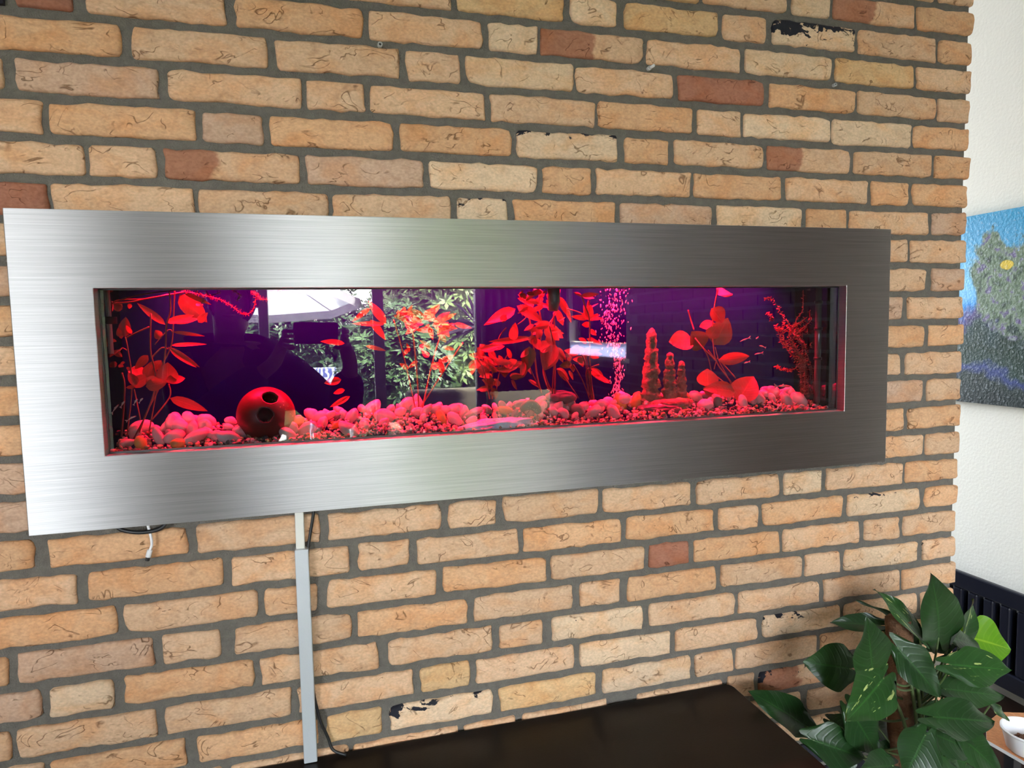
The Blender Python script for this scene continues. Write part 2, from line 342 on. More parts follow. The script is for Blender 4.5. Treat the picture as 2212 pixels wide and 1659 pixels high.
for a, b in (((WX0, .006, 0), (TX0, .24, 2.7)), ((TX1, .006, 0), (-.009, .24, 2.7)), ((TX0, .006, 0), (TX1, .24, TZ0)), ((TX0, .006, TZ1), (TX1, .24, 2.7))): mort.box(a, b)
mort.build('mortar', M['mortar'], wall)
def brick_verts(L, Hh, D, sd, round_right=False):
    ex = [0, .0015, .005]; us = sorted(set([-L/2+e for e in ex]+[L/2-e for e in ex])); inner = max(1, int((L-.01)/.016))
    us = sorted(us+[-L/2+.005+(L-.01)*k/inner for k in range(1, inner)])
    ws = [-Hh/2, -Hh/2+.0015, -Hh/2+.005, -Hh/6, Hh/6, Hh/2-.005, Hh/2-.0015, Hh/2]
    rc = [.004+.007*((sd*7.13*(k+1)) % 1)**2 for k in range(4)]
    vs = []; nu, nw = len(us), len(ws)
    sv = Vector((sd*91.7, sd*13.3, sd*57.1))
    for w in ws:
        for u in us:
            x, z = u, w; q = (0 if u < 0 else 1)+(0 if w < 0 else 2); r = rc[q]
            ax, az = abs(x)-(L/2-r), abs(z)-(Hh/2-r)
            if ax > 0 and az > 0:
                d = sqrt(ax*ax+az*az)
                m_ = max(ax, az)
                if d > 1e-9: ax, az = ax/d*m_, az/d*m_
                x = math.copysign(L/2-r+ax, x); z = math.copysign(Hh/2-r+az, z)
            e = min(L/2-abs(u), Hh/2-abs(w))
            k = max(0, 1-e/.012)
            nzv = sv+Vector((x*45, 0, z*45)); nx_ = fbm(nzv); nz_ = fbm(nzv+Vector((9, 4, 2)))
            x += nx_*.0038*k; z += nz_*.0034*k
            y = -.0015-.0028*fbm(sv+Vector((x*22, 3, z*30)), 4) + .0055*max(0, 1-e/.005)**2
            vs.append((x, y, z))
    fs = [(j*nu+i, j*nu+i+1, (j+1)*nu+i+1, (j+1)*nu+i) for j in range(nw-1) for i in range(nu-1)]
    rim = [i for i in range(nu)]+[j*nu+nu-1 for j in range(1, nw)]+[(nw-1)*nu+i for i in range(nu-2, -1, -1)]+[j*nu for j in range(nw-2, 0, -1)]
    o = len(vs)
    if round_right:
        vs += [(vs[i][0], D*.5, vs[i][2]) for i in rim]; o2 = len(vs); vs += [(vs[i][0], D, vs[i][2]) for i in rim]; R = len(rim)
        fs += [(rim[k], o+k, o+(k+1) % R, rim[(k+1) % R]) for k in range(R)] + [(o+k, o2+k, o2+(k+1) % R, o+(k+1) % R) for k in range(R)]
    else:
        vs += [(vs[i][0], D, vs[i][2]) for i in rim]; R = len(rim)
        fs += [(rim[k], o+k, o+(k+1) % R, rim[(k+1) % R]) for k in range(R)]
    return vs, fs
def put_brick(l_, r_, zc, flag, corner=False):
    L = r_-l_; Hh = .0487+rnd.uniform(-.0012, .0012); sd = rnd.random()
    deep = (.10 if L > .15 else .21) if corner else .03
    vs, fs = brick_verts(L, Hh, deep, sd, corner)
    o = MB().add(vs, fs).build('brick', M['brick'], wall, True)
    o.location = ((l_+r_)/2, 0, zc+rnd.uniform(-.0008, .0008)); o.rotation_euler = (0, rnd.uniform(-.006, .006), 0)
    c = COLS[flag.strip('0123456789')]; v = rnd.uniform(.93, 1.07); h = rnd.uniform(-.03, .03)
    o.color = (c[0]*v, c[1]*v*(1+h*.4), c[2]*v*(1+h), 1)
    o['red_end'] = (-L/2+.03+L*rnd.choice((.22, .38, .5))) if 'b' in flag else -9.0
    dg = flag.strip('obprky'); o['soot'] = {'': 0.0, '1': .46, '2': .54, '3': .58, '4': .70}[dg]
    return o
fill = MB()
def fill_brick(l_, r_, zc, d=.02):
    h = .0243
    fill.box((l_, -.001+rnd.uniform(-.001, .001), zc-h), (r_, d, zc+h))
nb = 0
for i in range(-8, 36):
    zc = ZO-i*H
    if zc < .03 or zc > 2.68: continue
    row = ROWS.get(i, [])
    spans = []
    for (a, b, f) in row:
        xa, xb = xwall(a, zc), xwall(b, zc)
        if i in range(9, 17): xa = max(xa, -.29)
        if f is None: continue
        corner = b == row[-1][1] and b > 1980
        if corner: xb = rnd.uniform(-.003, .003)+ (.004 if i % 3 == 0 else 0)
        put_brick(xa, xb, zc, f, corner); nb += 1; spans.append((xa, xb))
    # unseen remainder of the course: plain bricks, left and right of the measured ones
    left = min([s[0] for s in spans], default=0.0)-.012
    if i in range(9, 17):
        x = -1.80
        k = 0
        while x > WX0 and k < 2:         # slivers beside the steel frame
            put_brick(x-.21, x, zc, rnd.choice(['', 'o', '', 'k'])); x -= .222; k += 1
        left = x
    x = left
    while x > WX0+.1:
        wd = .21 if rnd.random() < .75 else .10
        fill_brick(max(WX0, x-wd), x, zc); x -= wd+.012
    if not row: fill_brick(-.1 if i % 2 else -.21, 0, zc, .21 if i % 2 else .1)
fo = fill.build('brick_courses', M['brick'], wall); fo['kind'] = 'stuff'; fo['red_end'] = -9.0; fo.color = (.64, .41, .24, 1)
# return side of the pier (behind the corner bricks)
sidef = MB()
for i in range(-8, 36):
    zc = ZO-i*H
    if zc < .03 or zc > 2.68: continue
    long_front = True
    if i in ROWS:
        a, b, f = ROWS[i][-1]; long_front = (xwall(b, zc)-xwall(a, zc)) > .15
    else: long_front = (i % 2 == 0)
    sidef.box((-.05, .112 if long_front else .222, zc-.0243), (0, .24, zc+.0243))
so_ = sidef.build('brick_return', M['brick'], wall); so_['kind'] = 'stuff'; so_['red_end'] = -9.0; so_.color = (.64, .41, .24, 1)

# ------------------------------------------------------------------ room shell
RX = .5; BY = -4.0; CEIL = 2.7
MB().box((WX0-.1, BY-.2, -.1), (RX+.1, 2.4, 0)).build('floor', M['floor'])['kind'] = 'structure'
MB().box((WX0-.1, BY-.2, CEIL), (RX+.1, 2.4, CEIL+.1)).build('ceiling', M['ceiling'])['kind'] = 'structure'
def wall_with_holes(name, axis, pos, th, a0, a1, holes, mat):
    """axis 'y': wall at y=pos spanning x a0..a1 ; axis 'x': at x=pos spanning y"""
    mb = MB(); cuts = sorted(holes); cur = a0
    def bx(u0, u1, z0, z1):
        if u1-u0 < 1e-4 or z1-z0 < 1e-4: return
        if axis == 'y': mb.box((u0, pos, z0), (u1, pos+th, z1))
        else: mb.box((pos, u0, z0), (pos+th, u1, z1))
    for (u0, u1, z0, z1) in cuts:
        bx(cur, u0, 0, CEIL); bx(u0, u1, 0, z0); bx(u0, u1, z1, CEIL); cur = u1
    bx(cur, a1, 0, CEIL)
    o = mb.build(name, mat); o['kind'] = 'structure'; return o
wall_with_holes('wall_back', 'y', BY-.2, .2, WX0-.1, RX+.1, [(-4.3, -3.05, 1.0, 2.3), (-2.15, .42, .05, 2.4)], simple('taupe_wall', (.13, .11, .095), .9))
wall_with_holes('wall_left', 'x', WX0-.1, .1, BY, 2.2, [], M['plaster'])
wall_with_holes('wall_right', 'x', RX, .2, BY, 2.4, [(-4.0+.02, -2.82, 1.28, 2.6), (-2.74, -1.95, 1.95, 2.6)], M['plaster'])
wall_with_holes('wall_far', 'y', 2.2, .2, WX0, RX, [(-.62, .42, .9, 2.3)], M['plaster'])
# brickwork facing on the right wall behind the photographer (seen as a faint reflection)
fc = empty('wall_facing', (0, 0, 0), kind='structure')
MB().box((RX-.045, -2.80, 0), (RX, -1.9, 1.78)).box((RX-.045, -1.9, 0), (RX, -.62, CEIL)).box((RX-.045, -4.0, 0), (RX, -2.80, 1.20)).build('mortar', simple('pale_mortar', (.19, .175, .16), .9), fc)
f2 = MB()
for i in range(43):
    z = .03+i*H; y = -.64-(.11 if i % 2 else 0)
    if i % 2: f2.box((RX-.052, -.74, z-.024), (RX-.03, -.64, z+.024)); y = -.752
    while y > -3.98:
        y1 = max(y-.21, -3.98)
        if z < 1.17 or (y1 > -2.8 and z < 1.75) or y1 > -1.9: f2.box((RX-.052, y1, z-.024), (RX-.03, y, z+.024))
        y -= .222
q = f2.build('brick_courses', simple('dark_brick', (.13, .07, .05), .9, var=.4, vscale=3), fc); q['kind'] = 'stuff'
# windows
def window_y(name, x0, x1, z0, z1, bars, y=BY-.12):
    w = empty(name, (0, 0, 0), kind='structure')
    t = .06
    f = MB().box((x0, y, z0), (x0+t, y+.07, z1)).box((x1-t, y, z0), (x1, y+.07, z1)).box((x0+t, y, z0), (x1-t, y+.07, z0+t)).box((x0+t, y, z1-t), (x1-t, y+.07, z1))
    f.build('window_frame', M['upvc'], w, bevel=.004)
    for (bx0, bx1) in bars: MB().box((bx0, y-.01, z0+t), (bx1, y+.08, z1-t)).build('mullion', M['upvc'], w, bevel=.004)
    edges = [x0+t]+[e for b_ in bars for e in b_]+[x1-t]
    for k in range(0, len(edges), 2): MB().box((edges[k], y+.03, z0+t), (edges[k+1], y+.036, z1-t)).build('pane', M['pane'], w)
    return w
window_y('window_1', -2.15, .42, .05, 2.4, [(-1.90, -1.835), (-1.075, -.995), (-.27, -.20)])  # right bay added behind the curtain so more sky reaches the steel
window_y('window_2', -4.3, -3.05, 1.0, 2.3, [(-3.70, -3.63)])
w3 = empty('window_3', (0, 0, 0), kind='structure')
y0, y1, z0, z1 = -3.98, -2.82, 1.38, 2.6
mf, n, l, p = new_mat('skylit_frame_strip'); trf = n.new('ShaderNodeBsdfTranslucent'); trf.inputs[0].default_value = (.34, .38, .50, 1); l.new(trf.outputs[0], n['Material Output'].inputs[0])  # added translucent strips glow with sky in place of a bright white frame
MB().box((RX-.004, y0, z0-.10), (RX+.004, y1, z0-.005)).build('skylit_frame_strip', mf, w3)
MB().box((RX-.004, y1-.07, z0-.005), (RX+.004, y1-.005, 1.86)).build('skylit_frame_strip', mf, w3)
MB().box((RX-.05, y0, z0-.13), (RX+.02, y1+.06, z0-.10)).build('window_sill', M['white'], w3, bevel=.004)
MB().box((RX-.03, y0, z0), (RX+.05, y0+.06, z1)).box((RX-.03, y1-.0, z0), (RX+.05, y1+.07, z1)).box((RX-.03, y0+.06, z1-.06), (RX+.05, y1, z1)).build('window_frame', M['white'], w3, bevel=.004)
MB().box((RX+.02, y0+.06, z0), (RX+.026, y1, z1-.06)).build('pane', M['pane'], w3)
w5 = empty('added_window_5', (0, 0, 0), kind='structure')  # unseen high window, added to brighten the steel surround
MB().box((RX-.03, -2.74, 1.95), (RX+.05, -2.69, 2.6)).box((RX-.03, -2.0, 1.95), (RX+.05, -1.95, 2.6)).box((RX-.03, -2.69, 1.95), (RX+.05, -2.0, 2.0)).box((RX-.03, -2.69, 2.55), (RX+.05, -2.0, 2.6)).build('window_frame', M['white'], w5)
MB().box((RX+.02, -2.69, 2.0), (RX+.026, -2.0, 2.55)).build('pane', M['pane'], w5)
MB().box((RX-.02, y0+.06, 1.86), (RX+.05, y1, 1.92)).build('transom', M['white'], w3)  # clear glass above the blind is added to brighten the steel
MB().box((RX+.005, y0+.06, z0+.17), (RX+.012, y1-.07, 1.86)).build('roller_blind', simple('dark_blind', (.03, .03, .035), .8), w3)
w4 = empty('window_4', (0, 0, 0), kind='structure')
MB().box((-.62, 2.24, .9), (-.56, 2.31, 2.3)).box((.36, 2.24, .9), (.42, 2.31, 2.3)).box((-.56, 2.24, .9), (.36, 2.31, .96)).box((-.56, 2.24, 2.24), (.36, 2.31, 2.3)).build('window_frame', M['white'], w4)
MB().box((-.56, 2.27, .96), (.36, 2.276, 2.24)).build('pane', M['pane'], w4)

# ------------------------------------------------------------------ painting, radiator, bench
m, n, l, p = new_mat('abstract_painting')
tc = n.new('ShaderNodeTexCoord'); 
nz = n.new('ShaderNodeTexNoise'); nz.inputs['Scale'].default_value = 9; nz.inputs['Detail'].default_value = 5; l.new(tc.outputs['Object'], nz.inputs['Vector'])
sx = n.new('ShaderNodeSeparateXYZ'); l.new(tc.outputs['Object'], sx.inputs[0])
def wob(out, amt): return math_node(n, l, 'MULTIPLY_ADD', math_node(n, l, 'SUBTRACT', nz.outputs[0], .5), amt, out)
def wob2(out, amt, o2): return math_node(n, l, 'MULTIPLY_ADD', math_node(n, l, 'SUBTRACT', o2, .5), amt, out)
nB = n.new('ShaderNodeTexNoise'); nB.inputs['Scale'].default_value = 38; nB.inputs['Detail'].default_value = 6; l.new(tc.outputs['Object'], nB.inputs['Vector'])
zz = wob(sx.outputs[2], .26)                                  # object z runs 0..0.565 bottom to top
bands = ramp(n, [(0, (.012, .02, .02)), (.10, (.02, .035, .03)), (.17, (.03, .05, .20)), (.22, (.02, .05, .04)), (.34, (.008, .03, .014)), (.42, (.02, .05, .05)), (.47, (.09, .06, .22)), (.55, (.04, .30, .75)), (.66, (.22, .58, .88)), (.84, (.08, .36, .62)), (1, (.04, .32, .56))])
l.new(math_node(n, l, 'DIVIDE', zz, .565), bands.inputs[0])
# the tree: a soft disc on the near side
dy = math_node(n, l, 'DIVIDE', math_node(n, l, 'SUBTRACT', wob(sx.outputs[1], .30), .17), .165)
dz = math_node(n, l, 'DIVIDE', math_node(n, l, 'SUBTRACT', wob(wob2(sx.outputs[2], .10, nB.outputs[0]), .22), .35), .150)
dd = math_node(n, l, 'ADD', math_node(n, l, 'MULTIPLY', dy, dy), math_node(n, l, 'MULTIPLY', dz, dz))
tr = ramp(n, [(.75, (1, 1, 1)), (1.0, (0, 0, 0))]); l.new(dd, tr.inputs[0])
tcx = ramp(n, [(.3, (.03, .045, .04)), (.45, (.12, .18, .10)), (.56, (.20, .26, .18)), (.66, (.12, .08, .22)), (.75, (.35, .40, .38))]); l.new(nB.outputs[0], tcx.inputs[0])
mx = n.new('ShaderNodeMix'); mx.data_type = 'RGBA'; l.new(tr.outputs[0], mx.inputs[0]); l.new(bands.outputs[0], mx.inputs[6]); l.new(tcx.outputs[0], mx.inputs[7])
# yellow dab
yy = math_node(n, l, 'DIVIDE', math_node(n, l, 'SUBTRACT', sx.outputs[1], .222), .020); zy = math_node(n, l, 'DIVIDE', math_node(n, l, 'SUBTRACT', sx.outputs[2], .408), .014)
yd = ramp(n, [(.6, (1, 1, 1)), (1.0, (0, 0, 0))]); l.new(wob2(math_node(n, l, 'ADD', math_node(n, l, 'MULTIPLY', yy, yy), math_node(n, l, 'MULTIPLY', zy, zy)), 2.0, nB.outputs[0]), yd.inputs[0])
m2 = n.new('ShaderNodeMix'); m2.data_type = 'RGBA'; l.new(yd.outputs[0], m2.inputs[0]); l.new(mx.outputs[2], m2.inputs[6]); m2.inputs[7].default_value = (.70, .50, .04, 1)
sp = ramp(n, [(.60, (0, 0, 0)), (.66, (1, 1, 1))]); nC = n.new('ShaderNodeTexNoise'); nC.inputs['Scale'].default_value = 120; nC.inputs['Detail'].default_value = 3; l.new(tc.outputs['Object'], nC.inputs['Vector']); l.new(nC.outputs[0], sp.inputs[0])
m3 = n.new('ShaderNodeMix'); m3.data_type = 'RGBA'; l.new(math_node(n, l, 'MULTIPLY', sp.outputs[0], .22), m3.inputs[0]); l.new(m2.outputs[2], m3.inputs[6]); m3.inputs[7].default_value = (.55, .62, .66, 1)
l.new(m3.outputs[2], p.inputs['Base Color']); p.inputs['Roughness'].default_value = .4
bb = n.new('ShaderNodeBump'); bb.inputs['Strength'].default_value = .25; bb.inputs['Distance'].default_value = .006; l.new(nC.outputs[0], bb.inputs['Height']); l.new(bb.outputs[0], p.inputs['Normal'])
M['painting'] = m
pt = MB().box((-.022, 0, 0), (0, .80, .565)).build('painting', M['painting']); pt.location = (RX-.001, .06, -.968+ZO)
tag(pt, 'unframed abstract canvas in blue, green and purple with a yellow dab', 'painting')

rad = empty('column_radiator', (RX-.055, .4, .40), 'black upright panel radiator on the white wall under the painting', 'radiator')
RT = -1.478+ZO
zc0, zc1 = .45-.40, RT-.40
MB().box((-.035, -.42, zc1-.05), (-.018, .42, zc1)).build('top_rail', M['radiator'], rad, bevel=.004)
MB().box((-.035, -.42, zc0-.02), (.02, .42, zc0+.03)).build('bottom_rail', M['radiator'], rad, bevel=.004)
k = 0; y = -.40
fin0 = MB().box((-.032, -.016, zc0+.03), (.0, .016, zc1-.05)).mesh('fin', M['radiator'])
while y < .41:
    f = bpy.data.objects.new('fin', fin0); COL.objects.link(f); f.parent = rad; f.location = (0, y, 0); y += .05
    b_ = f.modifiers.new('edge', 'BEVEL'); b_.width = .008; b_.segments = 3
MB().box((.0, -.42, zc0+.03), (.018, .42, zc1-.07)).build('back_panel', M['radiator'], rad)
for yy_ in (-.36, .36):
    MB().tube([(0, yy_, -.04), (0, yy_, zc0-.015)], .009, 10).build('pipe', M['radiator'], rad, True)

lg = MB().box((RX-.11, -.02, 0), (RX, 2.2, .36)).build('trim_1', simple('dark_red_wood', (.03, .012, .008), .3)); lg['kind'] = 'structure'
BZ = -1.482+ZO
bench = empty('sideboard', (-1.9, -.17, 0), 'long black-brown sideboard against the brick wall below the aquarium', 'sideboard')
bx0, bx1 = -1.25, 1.29
def roundbox(mb, a, b, r=.012, n=4):
    x0, y0, z0 = a; x1, y1, z1 = b; pts = []
    for (cx_, cy_, a0) in ((x1-r, y0+r, -pi/2), (x1-r, y1-r, 0), (x0+r, y1-r, pi/2), (x0+r, y0+r, pi)):
        pts += [(cx_+r*cos(a0+pi/2*k/n), cy_+r*sin(a0+pi/2*k/n)) for k in range(n+1)]
    N = len(pts); vs = [(x, y, z0) for x, y in pts]+[(x, y, z1) for x, y in pts]
    return mb.add(vs, [tuple(range(N))[::-1], tuple(range(N, 2*N))]+[(k, (k+1) % N, N+(k+1) % N, N+k) for k in range(N)])
roundbox(MB(), (bx0, -.185, BZ-.028), (bx1, .166, BZ), .018).build('top', M['black_board'], bench, bevel=.003)
MB().box((bx0+.03, -.16, .08), (bx0+.05, .15, BZ-.028)).build('side_panel', M['black_board'], bench)
MB().box((bx1-.05, -.16, .08), (bx1-.03, .15, BZ-.028)).build('side_panel', M['black_board'], bench)
MB().box((bx0+.05, -.15, .08), (bx1-.05, .15, .10)).build('bottom_panel', M['black_board'], bench)
MB().box((bx0+.05, .135, .10), (bx1-.05, .15, BZ-.028)).build('back_panel', M['black_board'], bench)
wd_ = (bx1-bx0-.10)/4
for k in range(4):
    d = MB().box((bx0+.05+k*wd_+.002, -.16, .102), (bx0+.05+(k+1)*wd_-.002, -.142, BZ-.032)).build('door', M['black_board'], bench, bevel=.002)
    MB().tube([(bx0+.05+k*wd_+wd_*.5-.06, -.172, BZ-.09), (bx0+.05+k*wd_+wd_*.5+.06, -.172, BZ-.09)], .005, 8).build('handle', M['steel'], d)
for xx in (bx0+.08, bx1-.08):
    for yy_ in (-.13, .12): MB().box((xx-.02, yy_-.02, 0), (xx+.02, yy_+.02, .08)).build('leg', M['black_board'], bench)

# ------------------------------------------------------------------ channel, cables, anchors
tr_ = empty('cable_channel', (-1.475, -.01, BZ), 'pale grey two-piece cable channel running down the bricks from the aquarium', 'cable channel')
def chan(a, b, w, d, name, mat):
    a, b = Vector(a), Vector(b)
    vs = []
    for q in (a, b): vs += [q+Vector((-w/2, 0, 0)), q+Vector((w/2, 0, 0)), q+Vector((w/2, -d, 0)), q+Vector((-w/2, -d, 0))]
    return MB().add(rel(vs, tr_.location), [(0, 1, 2, 3), (4, 7, 6, 5), (0, 4, 5, 1), (1, 5, 6, 2), (2, 6, 7, 3), (3, 7, 4, 0)]).build(name, mat, tr_, bevel=.0015)
t0 = at(646, 1100, -.014); t1 = at(649, 1190, -.014); t2 = at(651, 1188, -.022); t3 = at(668, 1634, -.022)
chan((t0.x, -.002, t0.z+.03), (t1.x, -.002, t1.z-.02), .0150, .012, 'upper_channel', M['alu_light'])['label'] = 'narrow ivory upper channel'
chan((t2.x, -.002, t2.z), (t3.x+.002, -.002, BZ+.001), .0228, .020, 'lower_channel', M['alu'])['label'] = 'wider silver-grey lower channel'
def curve_pts(pts, n=8):
    out = []
    P = [pts[0]]+list(pts)+[pts[-1]]
    for i in range(1, len(P)-2):
        for k in range(n):
            t = k/n; a, b, c, d = map(Vector, P[i-1:i+3])
            out.append(.5*((2*b)+(-a+c)*t+(2*a-5*b+4*c-d)*t*t+(-a+3*b-3*c+d)*t**3))
    out.append(Vector(P[-2])); return out
pc = [at(678, 1085, -.006), at(677, 1110, -.007), at(669, 1160, -.008), at(664, 1200, -.010), at(662, 1300, -.010), at(668, 1420, -.010), at(678, 1500, -.010), at(692, 1555, -.010), at(708, 1592, -.009), at(720, 1620, -.012), Vector((-1.41, -.02, BZ+.003))]
r0 = pc[-1].copy()
o = MB().tube(rel(curve_pts(pc), r0), .0027, 8).build('power_cable', M['black_plastic'], None, True); o.location = r0
tag(o, 'thin black cable slanting behind the cable channel down to the sideboard', 'cable')
pc = [at(245, 1130, -.012), at(262, 1144, -.014), at(295, 1150, -.016), at(330, 1147, -.016), at(352, 1138, -.014), at(364, 1120, -.012)]
r0 = pc[0].copy(); o = MB().tube(rel(curve_pts(pc), r0), .0035, 8).build('cable_loop', M['black_plastic'], None, True); o.location = r0
tag(o, 'black cable loop sagging under the lower left edge of the steel frame', 'cable')
wc = [at(318, 1130, -.012), at(325, 1155, -.014), at(328, 1175, -.014), at(324, 1188, -.014)]
r0 = wc[0].copy(); usb = empty('charging_cable', r0, 'short white charging cable hanging below the steel frame, plug down', 'cable')
MB().tube(rel(curve_pts(wc), r0), .0022, 8).build('cord', M['white_plastic'], usb, True)
a_, b_ = wc[-1], at(320, 1203, -.014); c_ = at(318, 1211, -.014)
MB().tube(rel([a_, b_], r0), [.0042, .0045], 8).build('plug', M['white_plastic'], usb, True)
o = MB().tube(rel([b_, c_], r0), .0035, 8).build('plug_tip', M['black_plastic'], usb); o['label'] = 'black metal plug tip'
for (px, py, lab, screw) in ((821, 96, 'grey wall plug sunk in a joint, above the frame, with no screw, nearest the left', 0), (1403, 147, 'wall plug with a pale screw end sticking out of the joint', 1), (1804, 183, 'grey empty wall plug right of the red-brown brick', 0)):
    q = at(px, py, -.001)
    A = empty('wall_plug', q, lab, 'wall plug', 'wall plugs in the joints')
    mb = MB(); R1 = .0042 if px < 1700 else .0036
    for nm, prof, mat in (('collar', [(R1*.55, 0), (R1*.55, .002), (R1, .002), (R1, -.006)], simple('plug_grey', (.45, .45, .44), .5)), ('hole', [(0, -.0005), (R1*.56, -.0005)], M['black_plastic'])):
        b2 = MB().lathe(prof, n=16); b2.v = [(x, -z, y) for x, y, z in b2.v]; b2.build(nm, mat, A, True)
    if screw: MB().tube([(0, .002, 0), (.0025, -.014, .0)], .0028, 10).build('screw', M['white_plastic'], A, True)

# ------------------------------------------------------------------ aquarium
def aqz(z): return z+ZO
aq = empty('aquarium', (-1.06, 0, aqz(-.92)), 'long wall aquarium lit red, behind a wide brushed steel surround', 'aquarium')
AL = Vector(aq.location)
def Q(x, y, z): return Vector((x, y, aqz(z)))-AL
OX0, OX1, OZ0, OZ1 = -1.875, -.240, -1.0235, -.5195
IX0, IX1, IZ0, IZ1 = -1.761, -.352, -.905, -.6395
YF = -.03
def frame_mesh():
    mb = MB()
    def ringp(x0, x1, z0, z1, y): return [Q(x0, y, z0), Q(x1, y, z0), Q(x1, y, z1), Q(x0, y, z1)]
    A = ringp(OX0, OX1, OZ0, OZ1, -.001); B = ringp(OX0, OX1, OZ0, OZ1, YF); C_ = ringp(IX0, IX1, IZ0, IZ1, YF); D = ringp(IX0, IX1, IZ0, IZ1, -.006)
    vs = A+B+C_+D; fs = []
    for g in range(3):
        for k in range(4): fs.append((g*4+k, g*4+(k+1) % 4, (g+1)*4+(k+1) % 4, (g+1)*4+k))
    mb.add(vs, fs); return mb
fm = frame_mesh().build('steel_surround', M['steel'], aq, bevel=.0012)
TXa, TXb, TD, TZa, TZb = -1.772, -.343, .145, -.925, -.585
mb = MB(); p0, p1 = Q(TXa-.01, -.006, TZa), Q(TXb+.01, .002, TZb)
mb.box(p0, p1); mb.mi = [1, 1, 0, 1, 1, 1]
mb.build('front_glass', [M['glass'], M['clear']], aq)
MB().box(Q(TXa-.01, .002, TZa-.012), Q(TXb+.01, TD+.02, TZa)).build('bottom_glass', M['seal'], aq)
MB().box(Q(TXa-.006, .002, TZa), Q(TXa, TD, TZb)).build('side_glass', M['sideglass'], aq)
MB().box(Q(TXb, .002, TZa), Q(TXb+.006, TD, TZb)).build('side_glass', M['sideglass'], aq)
MB().box(Q(TXa-.006, TD, TZa), Q(TXb+.006, TD+.006, TZb)).build('backdrop', M['backdrop'], aq)
MB().box(Q(TXa-.01, .002, TZb), Q(TXb+.01, TD+.02, TZb+.01)).build('lid', M['seal'], aq)
MB().box(Q(-1.75, .07, TZb-.011), Q(-.37, .12, TZb)).box(Q(-1.75, .074, -.636), Q(-.37, .077, TZb-.011)).build('light_strip_with_shield', M['black_plastic'], aq)  # front lip added to hold red light back from the steel reveal
sl = MB().box(Q(IX0-.002, -.0085, IZ0-.004), Q(IX1+.002, -.0065, IZ0+.003)).box(Q(IX0-.002, -.0085, IZ1-.002), Q(IX1+.002, -.0065, IZ1+.004)).box(Q(IX0-.003, -.0085, IZ0), Q(IX0+.0012, -.0065, IZ1)).box(Q(IX1-.0012, -.0085, IZ0), Q(IX1+.003, -.0065, IZ1))
sl.build('seal', M['seal'], aq)
MB().box(Q(TXa+.001, .003, TZa+.001), Q(TXb-.001, TD-.001, TZb-.014)).build('water', M['water'], aq)

def bed(x, y):          # height of the gravel surface
    return -.906 + .028*min(1, max(0, y)/.10) + .004*sin(x*9+1)+.003*sin(x*23)
# gravel: one mass of small stones
GC = [(.42, .40, .34), (.55, .52, .46), (.30, .30, .10), (.10, .11, .08), (.36, .38, .20), (.05, .055, .05), (.55, .40, .20)]
gm = [simple('gravel_%s' % s, c, .55) for s, c in zip(('grey', 'white', 'olive', 'green', 'yellow_green', 'black', 'amber'), GC)]
ico = bmesh.new(); bmesh.ops.create_icosphere(ico, subdivisions=1, radius=1); IV = [v.co.copy() for v in ico.verts]; IF = [tuple(v.index for v in f.verts) for f in ico.faces]; ico.free()
g = MB()
for k in range(4200):
    x = rnd.uniform(TXa+.005, TXb-.005); y = .006+(TD-.012)*rnd.random()**1.4; r = rnd.uniform(.0022, .0052)
    c = Vector((x, y, bed(x, y)-rnd.uniform(0, .012)+(.004 if y < .03 else 0))); R = Matrix.Rotation(rnd.uniform(0, 6.28), 3, Vector((rnd.random(), rnd.random(), rnd.random()+.1)).normalized())
    s = Vector((r*rnd.uniform(.8, 1.4), r*rnd.uniform(.7, 1.1), r*rnd.uniform(.6, .9)))
    w = [0, 0, 0, 1, 1, 2, 2, 3, 3, 4, 4, 5, 6][rnd.randrange(13)]
    g.add([(c+R@Vector((v.x*s.x*(1+.2*sin(v.z*9+k)), v.y*s.y, v.z*s.z))-Vector((0, 0, 0))) for v in IV], IF, w)
base_g = MB().box((TXa, .003, -.925), (TXb, TD, -.912))
g.v = [Vector((v[0], v[1], v[2]+ZO)) for v in g.v]
go = g.build('gravel', gm, None, loc=(-1.06, .07, aqz(-.92))); tag(go, 'mixed fine aquarium gravel of grey, olive and white stones', 'gravel', kind='stuff')
